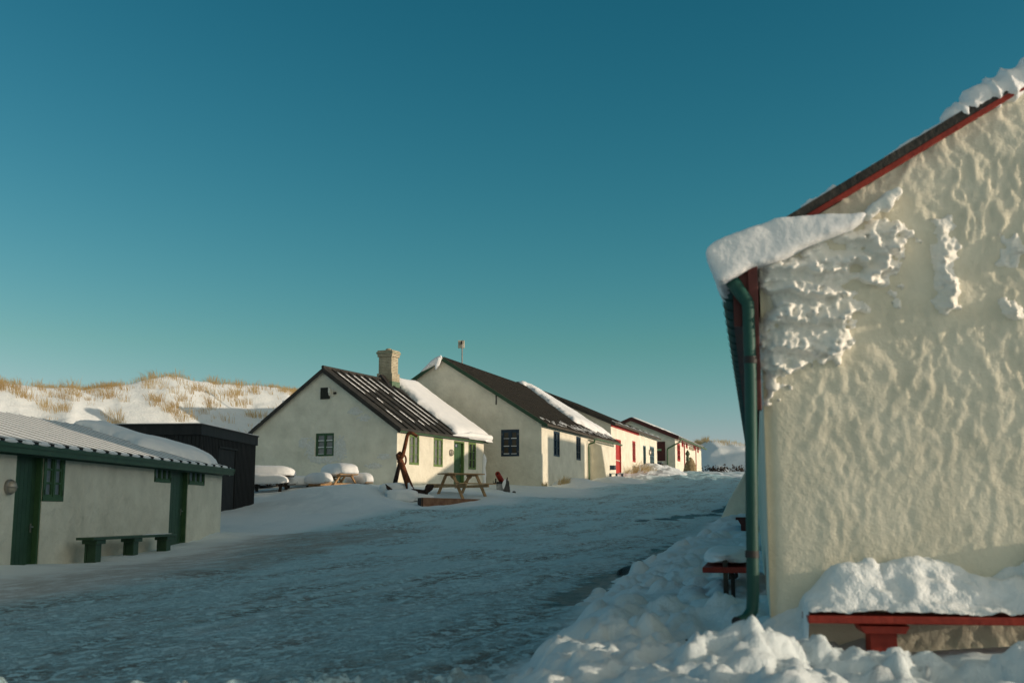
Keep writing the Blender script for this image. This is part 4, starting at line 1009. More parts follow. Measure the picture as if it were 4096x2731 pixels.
# ------------------------------------------------------------------ picnic tables
def picnic(loc, rz, label, wm, snow=None, L=1.7, seed=0, h=.74, bench_off=.66):
    """local x = along the planks, y = across. built in world space through the root matrix"""
    root = empty('picnic_table', loc, rz, label, 'picnic table', 'picnic tables in front of the cottage'); W_ = WM[root.name]
    def lp(x, y, z): return W_ @ Vector((x, y, z))
    def dv(x, y, z): return W_.to_3x3() @ Vector((x, y, z))
    top = MB(); n = 5; pw = .135
    for i in range(n):
        y = (i-(n-1)/2)*(pw+.012); top.hexa(lp(-L/2, y-pw/2, h-.04), dv(L,0,0), dv(0,pw,0), dv(0,0,.04))
    for x in (-L*.30, L*.30): top.hexa(lp(x-.03, -.33, h-.10), dv(.06,0,0), dv(0,.66,0), dv(0,0,.058))
    top.build('tabletop', wm, root, bevel=.004)
    for sy in (-1, 1):
        b = MB()
        for i in range(2):
            y = sy*bench_off+(i-.5)*(pw+.012); b.hexa(lp(-L/2, y-pw/2, .43), dv(L,0,0), dv(0,pw,0), dv(0,0,.038))
        b.build('bench_seat', wm, root, bevel=.004)
    for x in (-L*.30, L*.30):
        for sy in (-1, 1):
            b = MB(); b.beam(lp(x+.035*(1 if x > 0 else -1), sy*.22, h-.05), lp(x+.035*(1 if x > 0 else -1), sy*(bench_off-.04), -.14), .045, .11, up=dv(1,0,0)); b.build('leg', wm, root)
        b = MB(); b.hexa(lp(x-.045, -bench_off-.14, .325), dv(.045,0,0), dv(0,2*bench_off+.28,0), dv(0,0,.10)); b.build('crossbar', wm, root)
    b = MB(); b.beam(lp(-L*.28, 0, h-.10), lp(-.02, 0, .40), .045, .07); b.beam(lp(L*.28, 0, h-.10), lp(.02, 0, .40), .045, .07); b.build('brace', wm, root)
    if snow:
        ht, hbn = snow; X_, Y_ = np.array(dv(1,0,0)), np.array(dv(0,1,0))
        pillow('snow_cap', lp(0, 0, h+.05), X_, Y_, L+.22, .92, ht, root, seed+1)
        for sy in (-1, 1): pillow('snow_cap', lp(random.uniform(-.03,.03), sy*bench_off, .50), X_, Y_, L+.12, .50, hbn, root, seed+3+sy)
    return root
def ground_at(px, py, Y): p = atY(px, py, Y); return p
# bare table at right of the anchor: planks run right and slightly away
q = atY(1860, 1975, 43.2); zt = gz(q.x, 43.2)
def place_picnic(px, topy, Y, *a, h=.74, **k):
    p = atY(px, topy, Y); z = p.z-h
    return picnic((p.x, Y, z), *a, h=h, **k)
place_picnic(1845, 1893, 42.4, R(38), 'bare wooden picnic table with light dusting of snow beside the anchor', M['wood'], L=1.65, seed=1, h=.84, bench_off=.92)
place_picnic(1075, 1902, 42.6, R(-3), 'snow heaped picnic table nearest the black shed', M['wood_dark'], (.34,.30), L=1.75, seed=11, h=.74)
place_picnic(1356, 1897, 43.0, R(-58), 'snow heaped picnic table near the cottage corner with sunlit snow', M['wood'], (.38,.34), L=1.9, seed=21, h=.76, bench_off=.82)
p = atY(1192, 1938, 43.4); root = empty('snowy_bench', (p.x, p.y, p.z-.42), 0, 'low bench heaped with snow between the two snowed-in picnic tables', 'bench')
s_ = MB(); s_.hexa(p+Vector((-.50,-.15,-.045)), (1.0,.1,0), (0,.30,0), (0,0,.045)); s_.build('seat', M['wood_dark'], root, bevel=.004)
for x_ in (-.36, .36): s_ = MB(); s_.hexa(p+Vector((x_-.04,-.08,-.55)), (.08,0,0), (0,.18,0), (0,0,.50)); s_.build('leg', M['wood_dark'], root)
pillow('snow_cap', p+Vector((0,.05,.05)), (1,.1,0), (0,1,0), 1.12, .55, .30, root, 91)

# ------------------------------------------------------------------ anchor
def Z2(x, y): return (900+x/1.96, 1300+y/1.96)
def A8(x, y): return (1550+x/4.61, 1700+y/4.61)        # detail crop
YA = 40.6
root = empty('ship_anchor', (atY(1650,1975,YA).x, YA, atY(1650,1980,YA).z), 0, 'rusty ship anchor propped upright in the snow with a bent stock', 'anchor')
def ap(x, y, dy=0): px, py = A8(x, y); return atY(px, py, YA+dy)
s_ = MB(); s_.tube([ap(225,640,-.05), ap(270,740,0), ap(330,930,.05), ap(385,1080,.1), ap(430,1210,.15)], [.115,.10,.115,.13,.14], 12); shank = s_.build('shank', M['rust'], root, smooth=True)
s_ = MB(); s_.tube([ap(215,640,.1), ap(250,560,.0), ap(228,535,-.05), ap(200,560,-.1), ap(200,600,-.05)], [.10,.12,.11,.10,.08], 10)
s_.tube([ap(222+34*math.cos(t), 575+48*math.sin(t), -.12) for t in np.linspace(0, 2*math.pi, 18, endpoint=False)], .045, 8, closed=True); s_.build('head', M['rust'], root, smooth=True)
s_ = MB(); s_.tube([ap(262,600,-.12), ap(290,520,-.13), ap(318,400,-.14), ap(345,280,-.15), ap(362,200,-.15), ap(380,160,-.15), ap(410,140,-.15), ap(450,145,-.15), ap(500,175,-.15), ap(550,210,-.15)], [.065,.07,.068,.066,.064,.064,.064,.062,.058,.05], 10); s_.build('stock', M['rust'], root, smooth=True)
s_ = MB(); s_.tube([ap(300+42*math.cos(t), 640+88*math.sin(t), .05+.1*math.cos(t)) for t in np.linspace(0, 2*math.pi, 22, endpoint=False)], .034, 8, closed=True); s_.build('ring', M['rust'], root, smooth=True)
s_ = MB(); s_.tube([ap(225,700,.35), ap(190,850,.55), ap(150,1020,.8), ap(130,1130,.9)], [.07,.075,.085,.09], 10); s_.build('prop', M['rust_dark'], root, smooth=True)
s_ = MB(); s_.tube([ap(-10,1130,-.15), ap(50,1195,-.12), ap(115,1245,-.08), ap(200,1235,0), ap(330,1225,.08), ap(450,1225,.1), ap(560,1235,.0), ap(660,1245,-.1), ap(720,1220,-.15), ap(780,1150,-.2)], [.05,.08,.10,.09,.11,.12,.11,.11,.09,.05], 10); s_.build('arm', M['rust_dark'], root, smooth=True)
s_ = MB(); s_.prism([ap(680,1195,-.3), ap(700,1110,-.3), ap(730,1090,-.3), ap(850,1092,-.3), ap(858,1120,-.3), ap(830,1185,-.3), ap(770,1235,-.3), ap(715,1255,-.3)], (0,.10,0)); s_.build('fluke', M['rust_dark'], root, bevel=.03)
s_ = MB(); s_.prism([ap(-45,1085,-.3), ap(-35,1080,-.3), ap(60,1165,-.3), ap(125,1215,-.3), ap(118,1262,-.3), ap(85,1262,-.3), ap(0,1180,-.3)], (0,.09,0)); s_.build('fluke', M['rust_dark'], root, bevel=.02)
s_ = MB(); s_.beam(ap(712,1240,-.2), ap(722,1330,-.2), .10, .10, up=(0,1,0)); s_.build('foot', M['rust_dark'], root)
sn = MB()
mound = empty('snow', (0,0,0)) if False else None
pillow('snow_cap', ap(260,1290,-.15), (1,0,0), (0,1,0), 1.1, .7, .22, root, 61, flat=1.2, e=.8, nz_=.2)
pillow('snow_cap', ap(600,1320,-.1), (1,0,0), (0,1,0), .9, .4, .12, root, 62, flat=1.2, e=.8, nz_=.2)
pillow('snow_cap', ap(130,1190,.35), (1,0,0), (0,1,0), 1.1, .7, .26, root, 63, flat=1, e=.9, nz_=.2)
s_ = MB(); s_.tube([ap(385,1060,-.02), ap(405,1130,-.02), ap(425,1185,-.02)], [.03,.06,.11], 8); s_.build('snow_cap', M['snow_soft'], root, smooth=True)

# rusty steel edging of the terrace under the anchor
def PL(x, y, Y): px, py = A8(x, y); return atY(px, py, Y)
root = empty('terrace_edge', atY(1700, 2015, 38.9), 0, 'rust brown steel edging half buried in snow under the anchor', 'edging')
p0 = PL(640,1332,38.8); p1 = atY(1970,1997,42.0); pL = PL(560,1340,39.4)
s_ = MB(); dn_ = Vector((0,0,-.45))
d_ = (p1-p0); d_.z = 0; nn_ = Vector((-d_.y, d_.x, 0)).normalized()*.04
s_.hexa(p0+dn_, Vector((d_.x, d_.y, p1.z-p0.z)), nn_, Vector((0,0,.45)))
s_.build('long_board', M['rust_plank'], root)
s_ = MB(); d_ = (pL-p0); nn_ = Vector((d_.y, -d_.x, 0)).normalized()*.04; s_.hexa(p0+dn_+Vector((-.006,0,-.003)), Vector((d_.x, d_.y, 0)), nn_, Vector((0,0,.45))); s_.build('short_board', M['rust_dark'], root)

# ------------------------------------------------------------------ red tube lantern on stones
YR = 49.5
def rp(x, y, dy=0): return atY(1940+x/12.06, 1860+y/12.06, YR+dy)
root = empty('winch', rp(800,1310), 0, 'red tilted tube with dark round mouth on a pale stone base', 'machine')
s_ = MB(); a = rp(600,395,-.25); b = rp(800,760,.3); axx = (a-b).normalized(); Lx = (a-b).length
prof = [(.115, 0), (.118, Lx*.6), (.108, Lx*.97), (.10, Lx), (.062, Lx), (.058, Lx*.9)]
s_.lathe(prof, b, axx, 24); s_.build('tube', M['red_bench'], root, smooth=True)
s_ = MB(); s_.lathe([(.06, Lx*.905), (.05, Lx*.91)], b, axx, 16); s_.build('mouth', M['iron'], root)
s_ = MB(); s_.beam(rp(560,840,.1), rp(850,860,.1), .35, .09, up=(0,0,1)); s_.beam(rp(520,640,0), rp(510,900,0), .06, .08, up=(0,1,0)); s_.beam(rp(395,740,0), rp(395,900,0), .02, .03, up=(0,1,0)); s_.beam(rp(390,860,0), rp(560,850,0), .02, .03, up=(0,0,1)); s_.build('cradle', M['iron'], root)
s_ = MB(); s_.beam(rp(1050,690,.3), rp(1100,690,.3), .1, .2, up=(0,0,1)); s_.build('bracket', M['red_dark'], root)
def rock(name, pts, depth, m, root, seed=0, sub=2, amp=.03):
    mb = MB(); mb.prism(pts, depth); o = mb.build(name, m, root)
    sb = o.modifiers.new('s', 'SUBSURF'); sb.subdivision_type = 'SIMPLE'; sb.levels = sb.render_levels = sub+2
    tx = bpy.data.textures.new('rk', 'CLOUDS'); tx.noise_scale = .22
    sm = o.modifiers.new('m', 'SMOOTH'); sm.factor = .5; sm.iterations = 8
    dm = o.modifiers.new('d', 'DISPLACE'); dm.texture = tx; dm.strength = amp; dm.mid_level = .5
    for p in o.data.polygons: p.use_smooth = True
    return o
rock('stone', [rp(545,880,.0), rp(880,860,.0), rp(900,1330,.0), rp(560,1320,.0)], (0,.4,0), M['stone_pale'], root, amp=.05)
root = empty('snowy_stone', rp(1050,1340), 0, 'dark pointed stone with a snow crust leaning beside the red tube', 'stone')
rock('stone', [rp(1010,640,-.2), rp(1130,760,-.2), rp(1215,1240,-.2), rp(1170,1370,-.2), rp(880,1350,-.2), rp(900,1000,-.2)], (0,.3,0), M['stone_grey'], root, amp=.08)
s_ = MB(); s_.prism([rp(1015,640,-.24), rp(890,740,-.24), rp(820,900,-.24), rp(850,1080,-.24), rp(900,1170,-.24), rp(960,1030,-.24), rp(1010,850,-.24)], (0,.12,0)); s_.build('snow_crust', M['snow_soft'], root, bevel=.03)
root = empty('small_stone', rp(1420,1340), 0, 'small grey stone lying in the snow right of the red tube', 'stone')
pillow('stone', rp(1400,1330), (1,0,0), (0,1,0), .16, .14, .08, root, 5, flat=.6, e=.9, m=M['stone_grey'])

# ------------------------------------------------------------------ grass clumps
c = atY(2240, 1945, 53.6)
def clump(px, py, Y, spread, hh, n, label, lean=(0,0), wd=.006, dens=1, m='grass_pale'):
    p = atY(px, py, Y); T = []
    for k in range(n):
        x = p.x+random.gauss(0, spread*.35); y = p.y+random.gauss(0, spread*.25); T.append((x, y, max(gz(x, y)-.02, p.z-.05) if dens else p.z+random.uniform(-.12,.12), .12, hh*random.uniform(.7,1.2), 32, lean[0], lean[1], wd))
    root = empty('grass_clump', (p.x, p.y, p.z), 0, label, 'grass clump', 'dry grass clumps beside the houses')
    blades('blades', T, M[m], parent=root, seed=int(px))
clump(2240,1936,54.2,.5,.5,6,'brown tussock of dry grass by the wall under the blue side windows',(.5,-.2))
clump(2172,1948,53.0,.14,.32,2,'tiny dry grass tuft at the corner of the blue windowed house',(.0,-.1))
clump(2560,1895,71.0,1.6,.85,13,'wide spray of pale dry grass on the drift below the grey-blue window',(.35,-.1),.006, 0)

def mound(cx, cy, rx, ry, h): pass
# drift of snow under the far clump and along the walls (part of the ground)
def drift(cx, cy, rx, ry, h, name, label):
    X, Y = np.meshgrid(np.linspace(cx-rx, cx+rx, 90), np.linspace(cy-ry, cy+ry, 90))
    d = ((X-cx)/rx)**2+((Y-cy)/ry)**2
    b = np.clip(1-d, 0, 1)**1.2*h*(1+.5*fbm(X*1.4, Y*1.4, 4, 7)*2)-.06*(d > .85)
    Z = ground_h(X, Y)+b-.015
    o = mesh_np(name, np.stack([X, Y, Z], -1).reshape(-1, 3), gridfaces(90, 90), M['snow']); tag(o, label, kind='structure'); return o
p = FD3.long.p(L3*.52, 0, .9); drift(p.x, p.y, 2.4, 6.5, .50, 'snow_drift', 'sunlit snow drift in front of the red windowed wall')
p = FB.long.p(3.0, 0, .9); drift(p.x, p.y, 1.6, 3.0, .28, 'snow_drift', 'snow drift along the wall of the blue windowed house')
p = FB.long.p(LB*.62, 0, 1.4); drift(p.x, p.y, 1.8, 2.6, .25, 'snow_drift', 'snow drift at the foot of the sloping buttress')

# ------------------------------------------------------------------ boulder with a bronze finial
root = empty('boulder_monument', atY(2760,1902,84.5), 0, 'tan boulder topped by a green onion shaped metal finial', 'monument')
Yb = 84.5; bp0 = atY(2760,1902,Yb)
V = []; n1, n2 = 48, 30
def bprof(z): return np.interp(z, [0,.12,.35,.6,.8,.93,1], [.92,1,.96,.82,.58,.30,.02])
th = np.linspace(0, 2*math.pi, n1, endpoint=False); zz = np.linspace(0, 1, n2); TH, ZZ = np.meshgrid(th, zz)
Rr = bprof(ZZ)*(1+.16*fbm(np.cos(TH)*1.3+5, ZZ*2.5+np.sin(TH)*1.3, 4, 3)*2)
X = bp0.x+.07*ZZ+Rr*np.cos(TH)*.50; Y = Yb+Rr*np.sin(TH)*.45; Z = bp0.z-.15+ZZ*1.52
i = np.arange(n1*n2).reshape(n2, n1); j = np.roll(i, -1, 1); q = np.stack([i[:-1], j[:-1], j[1:], i[1:]], -1).reshape(-1, 4)
mesh_np('boulder', np.stack([X, Y, Z], -1).reshape(-1, 3), q, M['stone'], root)
fb0 = atY(2751,1838,Yb-.15)
s_ = MB(); s_.lathe([(.15,0),(.13,.12),(.105,.36),(.10,.40),(.14,.43),(.17,.50),(.155,.58),(.10,.66),(.05,.74),(.004,.82)], fb0-Vector((0,0,.08)), (0,0,1), 20); s_.build('finial', M['bronze'], root, smooth=True)

# ------------------------------------------------------------------ small blue bench by the red door
pB = atY(2464, 1892, 65.6); root = empty('blue_bench', (pB.x, pB.y, pB.z-.45), 0, 'small dark blue garden bench beside the buttress and red door', 'bench')
s_ = MB()
for k in range(3): s_.hexa((pB.x-.42, pB.y-.2+k*.14, pB.z-.04), (.84,0,0), (0,.12,0), (0,0,.035))
s_.build('seat', M['blue_grey'], root, bevel=.004)
for x in (-.36, -.02, .30):
    s_ = MB(); s_.hexa((pB.x+x, pB.y-.18, pB.z-.55), (.09,0,0), (0,.38,0), (0,0,.50)); s_.build('leg', M['blue'], root)
s_ = MB(); s_.hexa((pB.x-.50, pB.y+.18, pB.z+.20), (.42,0,0), (.10,.05,.0), (0,0,.26)); s_.build('backrest', M['blue'], root, bevel=.005)
s_ = MB(); s_.hexa((pB.x-.40, pB.y+.19, pB.z-.0), (.07,0,0), (0,.04,0), (.0,.0,.2)); s_.build('back_post', M['blue'], root)

# ------------------------------------------------------------------ BLACK SHED
WSH = 4.2
def sroof(v): return ZS - .0
root = empty('shed', FS.p(LS/2, WSH/2, -.3), 0, 'black vertical clad shed with a flat roof behind the low green trimmed house', 'shed')
zb = -.6; ZT = ZS
dS = FS.long.rect(874,1790,934,2031); dS[1] = -.05
s_ = MB(); fsh = .33
fl_ = ZT-fsh
s_.hexa(FS.p(.03,.03,zb), FS.u*(LS-.06), FS.v*(WSH-.06), Vector((0,0,fl_-zb)))
xs = 0.0
while xs < LS-.02:
    inside = dS[0]-.02 < xs < dS[2]+.0
    z0_ = dS[3]+.05 if inside else zb
    s_.hexa(FS.long.p(xs, z0_, -.03), FS.long.d*.105, Vector((0,0,fl_-z0_)), FS.long.n*.03)
    s_.hexa(FS.long.p(xs+.03, z0_, 0), FS.long.d*.045, Vector((0,0,fl_-z0_)), FS.long.n*.02); xs += .135
xs = 0
while xs < WSH: s_.hexa(FS.gable.p(xs, zb, -.03), FS.gable.d*.12, Vector((0,0,fl_-zb)), FS.gable.n*.03); xs += .135
s_.build('cladding', M['black_wood'], root)
s_ = MB(); s_.hexa(FS.p(-.06,-.06,ZT-fsh), FS.u*(LS+.12), FS.v*(WSH+.12), Vector((0,0,fsh-.03))); rs = s_.build('fascia', M['black_wood'], root, bevel=.006)
s_ = MB(); s_.hexa(FS.p(-.09,-.09,ZT-.029), FS.u*(LS+.18), FS.v*(WSH+.18), Vector((0,0,.035))); s_.build('roof', M['iron'], root)
s_ = MB(); s_.hexa(FS.p(-.02,-.05,ZT+.008), FS.u*(LS+.08), FS.v*(WSH+.05), Vector((0,0,.025))); s_.build('roof_snow', M['snow_soft'], root, bevel=.01)
s_ = MB(); xx = dS[0]
while xx < dS[2]-.1:
    s_.hexa(FS.long.p(xx, dS[1]+.05, -.028), FS.long.d*.10, Vector((0,0,dS[3]-dS[1]-.08)), FS.long.n*.02); xx += .125
od = s_.build('door', M['black_wood'], root)
s_ = MB(); s_.hexa(FS.long.p(dS[0]-.03, dS[3]-.0, .0), FS.long.d*(dS[2]-dS[0]+.1), Vector((0,0,.05)), FS.long.n*.05); s_.build('door_frame', M['black_wood'], od)
hs, hz = FS.long.hit(917,1892); s_ = MB(); s_.hexa(FS.long.p(hs, hz-.09, -.005), FS.long.d*.05, Vector((0,0,.18)), FS.long.n*.02); s_.tube([FS.long.p(hs+.02, hz, .01), FS.long.p(hs+.02, hz+.01, .07), FS.long.p(hs+.14, hz+.03, .07)], .012, 8); s_.build('handle', M['grey_metal'], od)

# ------------------------------------------------------------------ LEFT HOUSE
LLn = 19.0; WL = 7.0
fL = FL.long
d1 = fL.rect(71,1786,151,2262); d1[1] = -1.3
x = fL.hit(160,1799), fL.hit(262,2006); wq1 = [d1[2]+.0, x[1][1], fL.hit(262,1815)[0], x[0][1]]
d2 = [fL.hit(686,1856)[0], -1.0, fL.hit(750,2000)[0], fL.hit(686,1856)[1]]
wq2 = [fL.hit(617,1900)[0], fL.hit(617,1927)[1], d2[0], fL.hit(617,1845)[1]]
wq3 = [d2[2], fL.hit(818,1942)[1], fL.hit(818,1900)[0], fL.hit(756,1861)[1]]
topL = ZL-.02
for q in (d1, wq1, d2, wq2, wq3): q[3] = min(q[3], topL)
top12 = max(d1[3], wq1[3]); 
zrL = ZL+.292*3.5
tL = .07
hl_, rf, mL = house('long_house', 'low white outbuilding with green doors and a green bench along its wall', FL, LLn, WL, -1.8, ZL, zrL, M['plaster'], M['roof_dark'], hl=[d1, wq1, d2, wq2, wq3], hg=[], oe=.30, og=.12, t=.07)
rfL = rf.build('roof', M['green_dark'], hl_)
# thin snow film with raised seams
s_ = MB(); s_.hexa(FL.p(-.1, -.22, ZL-.22*mL+tL+.003), FL.u*(LLn+.15), FL.v*(WL/2+.2)+Vector((0,0,mL*(WL/2+.2))), Vector((0,0,.012))); s_.build('snow_film', M['snow_soft'], rfL)
s_ = MB(); s2 = MB(); u = .12
while u < LLn:
    s_.beam(FL.p(u, -.30, ZL-.30*mL+tL+.02), FL.p(u, WL/2, zrL+tL+.02), .012, .014)
    s2.beam(FL.p(u, -.305, ZL-.305*mL+tL+.035), FL.p(u, -.20, ZL-.20*mL+tL+.03), .05, .045)
    u += .58
s_.build('seam', M['grey_metal'], rfL); s2.split('seam_end', M['iron'], rfL)
# snow rolls between seam ends
s_ = MB(); u = .14; r_ = random.Random(3)
while u < LLn-.4:
    pts = [FL.p(u+.05+.44*k/6, -.27-.0*k, ZL-.27*mL+tL+.02) for k in range(7)]; s_.tube(pts, [.01,.03,.035*r_.uniform(.8,1.2),.04,.035,.03,.01], 8); u += .58
s_.split('snow_roll', M['snow_soft'], rfL, smooth=True)
s_ = MB(); s_.hexa(FL.p(-.1, -.285, ZL-.285*mL-.10), FL.u*(LLn+.2), FL.v*.025, Vector((0,0,.13))); s_.build('fascia', M['green_dark'], hl_)
s_ = MB(); s_.hexa(FL.p(-.1, -.026, ZL-.20), FL.u*(LLn+.12), FL.v*.024, Vector((0,0,.19))); s_.build('wall_plate', M['green_dark'], hl_)
s_ = MB(); s_.beam(FL.p(LLn+.135, -.30, ZL-.30*mL-.0), FL.p(LLn+.135, WL/2, zrL), .03, .14); s_.beam(FL.p(LLn+.135, WL+.30, ZL-.30*mL-.0), FL.p(LLn+.135, WL/2, zrL), .03, .14); s_.split('verge_board', M['green_dark'], hl_)
pl = [roof_hit(FL, ZL, tL, mL, x, y) for (x, y) in [(330,1706),(450,1745),(560,1785),(700,1822),(840,1858)]]
print('L snow', pl)
poly = [(p[0], min(p[1], WL/2)) for p in pl] + [(LLn+.05, .15), (LLn+.05, WL/2+.1), (pl[0][0], WL/2+.1)]
roof_snow(FL, ZL, tL, mL, poly, .30, rfL, .08, 61, soft=.8, edge_noise=.12, lump=.25)
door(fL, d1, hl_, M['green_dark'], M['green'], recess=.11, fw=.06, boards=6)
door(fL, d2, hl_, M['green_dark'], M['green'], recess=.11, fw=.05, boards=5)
window(fL, wq1, hl_, M['green'], M['pane_frost'], 2, 3, recess=.02, fw=.08)
window(fL, wq2, hl_, M['green'], M['pane_frost'], 3, 1, recess=.02, fw=.06)
window(fL, wq3, hl_, M['green'], M['pane_frost'], 3, 1, recess=.02, fw=.06)
ls, lz = fL.hit(31, 1947); bulkhead(fL, ls, lz, .135, hl_)
print('d1', d1, 'd2', d2, 'w', wq1)

# green bench
b0 = fL.hit(303, 2153, .22); b1 = fL.hit(705, 2131, .55); zs_ = (b0[1]+b1[1])/2
print('bench', b0, b1)
root = empty('bench', fL.p((b0[0]+b1[0])/2, zs_-.46, .4), 0, 'green wooden bench on three plank legs along the white wall', 'bench')
s_ = MB()
s_.hexa(fL.p(b0[0], zs_-.05, .22), fL.d*(b1[0]-b0[0]), Vector((0,0,.05)), fL.n*.36); s_.build('seat', M['green_dark'], root, bevel=.008)
s_ = MB(); s_.tube([fL.p(b1[0]-1.6+k*.155, zs_+.006, .42+.05*math.sin(k*2)) for k in range(11)], [.01]+[.035]*9+[.01], 8, flat=.4); s_.build('snow_cap', M['snow_soft'], root, smooth=True)
for px in (374, 525, 656):
    sc, _ = fL.hit(px, 2200, .4); s_ = MB(); s_.hexa(fL.p(sc-.14, -1.4, .28), fL.d*.28, Vector((0,0,zs_-.05+1.4)), fL.n*.045)
    s_.hexa(fL.p(sc-.13, -1.4, .33), fL.d*.26, Vector((0,0,zs_-.05+1.4)), fL.n*.17); s_.build('leg', M['green_dark'], root, bevel=.006)
    s_ = MB(); s_.hexa(fL.p(sc-.21, zs_-.13, .25), fL.d*.42, Vector((0,0,.078)), fL.n*.30); s_.build('bracket', M['green_dark'], root, bevel=.01)

# ------------------------------------------------------------------ RIGHT HOUSE (near gable)
LR = 38.0; ZR = FR.gable.hit(3037, 1062)[1]
# roof slope from the photo: verge underside from (3270,850) to (4096,360)
fg = FR.gable
a = fg.hit(3290, 850); b = fg.hit(4096, 365)
mR = (b[1]-a[1])/(abs(b[0])-abs(a[0])) if True else .6
print('right gable', a, b, 'slope', mR, 'ZR', ZR)
# NB gable.d points left, so the house lies at negative s: mirror the frame for this one
W_R = 7.6
class FrameR(Frame):
    pass
FRm = FR
gdv = -FR.v                                 # along the gable to the right
fgR = Face(FR.O, gdv, FR.ng)
lgR = Face(FR.O, FR.u, -FR.nl)              # long wall looks left
a = fgR.hit(3290, 850); b = fgR.hit(4096, 365); mR = (b[1]-a[1])/(b[0]-a[0]); ZE = a[1]-a[0]*mR - .0
print('a,b', a, b, 'm', mR, 'eave z at wall', ZE)
ZRr = ZE+mR*W_R/2
root = empty('whitewashed_house', FR.O + gdv*W_R/2 + FR.u*LR/2 + Vector((0,0,-1.2)), 0, 'near white house with rough lumpy gable, red verge and green downpipe', 'house')
hr = root
def rp_(u, s, z): return FR.O + FR.u*u + gdv*s + Vector((0,0,z))
# displaced gable wall
sx = np.concatenate([np.arange(0, 4.6, .014), np.arange(4.6, W_R+.01, .2)]); szs = np.arange(-1.5, ZRr+.02, .016)
S, Zz = np.meshgrid(sx, szs)
def wall_disp(S, Z):
    wx = S + .18*fbm(S*1.5, Z*1.5, 3, 201)*2
    n1 = fbm(wx*19, Z*9, 4, 202)*2; n2 = ridged(wx*12, Z*5.5, 3, 203)-.5; n4 = fbm(wx*26, Z*15, 3, 209)*2; n3 = fbm(S*1.1, Z*.9, 3, 204)*2
    smooth = sstep(.35, .05, S)*.75 + sstep(1.5, .3, np.hypot((S-.35), (Z+.45)*.8))*.7
    k = np.clip(1-smooth, .12, 1)*(.55+.6*np.clip(fbm(S*.7, Z*.8, 2, 207)*2+.5, 0, 1))
    p1 = sstep(-.10, .14, fbm(wx*11, Z*6, 5, 211)*2); p2 = sstep(-.05, .16, fbm(wx*24, Z*14, 3, 212)*2)
    d = (.006*n1+.005*n2+.0055*n4+  .0065*p1+.0065*p2)*k + .014*n3
    edge = sstep(0, .09, S)
    return d*sstep(0, .12, S) - .035*(1-edge)**2
D = wall_disp(S, Zz)
zmax = ZE+mR*np.minimum(S, W_R-S)
Zc = np.minimum(Zz, zmax)
V = np.array(FR.O)+S[..., None]*np.array(gdv)+D[..., None]*np.array(FR.ng); V[..., 2] = Zc
keep = (Zz <= zmax+.016)
q = gridfaces(*S.shape)
ii = np.arange(S.size).reshape(S.shape); kk = (Zz[:-1, :-1] < zmax[:-1, :-1]) | (Zz[:-1, 1:] < zmax[:-1, 1:]); q = q[kk.reshape(-1)]
Vc, q = compact(V.reshape(-1, 3), q)
mesh_np('gable_wall', Vc, q, M['plaster_near'], hr)
# the rest of the walls
s_ = MB(); cells(s_, lgR, 0.0, LR, -1.6, ZE, [])
s_.add([rp_(0,W_R,-1.6), rp_(LR,W_R,-1.6), rp_(LR,W_R,ZE), rp_(0,W_R,ZE)], [(0,1,2,3)])
s_.add([rp_(LR,0,-1.6), rp_(LR,W_R,-1.6), rp_(LR,W_R,ZE), rp_(LR,W_R/2,ZRr), rp_(LR,0,ZE)], [(0,1,2,3,4)])
s_.build('wall', M['plaster'], hr, recalc=False)
# roof
oe, og, tR = .20, .10, .062
s_ = MB(); prof = [(-oe, ZE-oe*mR+.03), (W_R/2, ZRr+.03), (W_R+oe, ZE-oe*mR+.03), (W_R+oe, ZE-oe*mR+.03+tR), (W_R/2, ZRr+.03+tR), (-oe, ZE-oe*mR+.03+tR)]
s_.prism([rp_(-og, s, z) for s, z in prof], FR.u*(LR+2*og))
rfR = s_.build('roof', M['roof_dark'], hr)
s_ = MB()
for sgn, s0 in ((1,-oe+.05),(-1,W_R+oe-.05)):
    s_.beam(rp_(-og+.02, s0, ZE-oe*mR+.008+.05*mR), rp_(-og+.02, W_R/2, ZRr+.008), .03, .032)
s_.split('verge_board', M['red_bench'], hr)
# corner trim: maroon boxing and soffit at the eave end
s_ = MB(); s_.hexa(rp_(-.05, -.17, ZE-.50), FR.u*LR*.99, gdv*.14, Vector((0,0,.50-.22*mR*.6))); s_.build('soffit', M['red_dark'], hr)
s_ = MB(); s_.hexa(rp_(-.085, -.075, ZE-1.04), FR.u*.06, gdv*.062, Vector((0,0,1.0))); s_.build('corner_board', M['red_dark'], hr, bevel=.006)
s_ = MB(); s_.hexa(rp_(-.10, -.05, ZE-.05), FR.u*.08, gdv*.13, Vector((0,0,.06))); s_.build('eave_trim', M['red'], hr)
# gutter (half round, sagging slightly) and brackets
gr = .068; g_ = MB(); n = 10; gc0 = -.195
prof = [(-math.cos(math.pi*i/n)*gr, -math.sin(math.pi*i/n)*gr) for i in range(n+1)]; prof2 = [(x*.9, y*.9) for x, y in reversed(prof)]
g_.prism([rp_(-.10, gc0, ZE-.12)+gdv*x+Vector((0,0,y)) for x, y in prof+prof2], FR.u*(LR))
k = .3
while k < LR:
    g_.prism([rp_(k, gc0, ZE-.12)+gdv*x*1.07+Vector((0,0,y*1.07)) for x, y in prof+[(x*1.05, y*1.05) for x, y in reversed(prof)]], FR.u*.03); k += .42
g_.build('gutter', M['green_pipe'], hr, smooth=False)
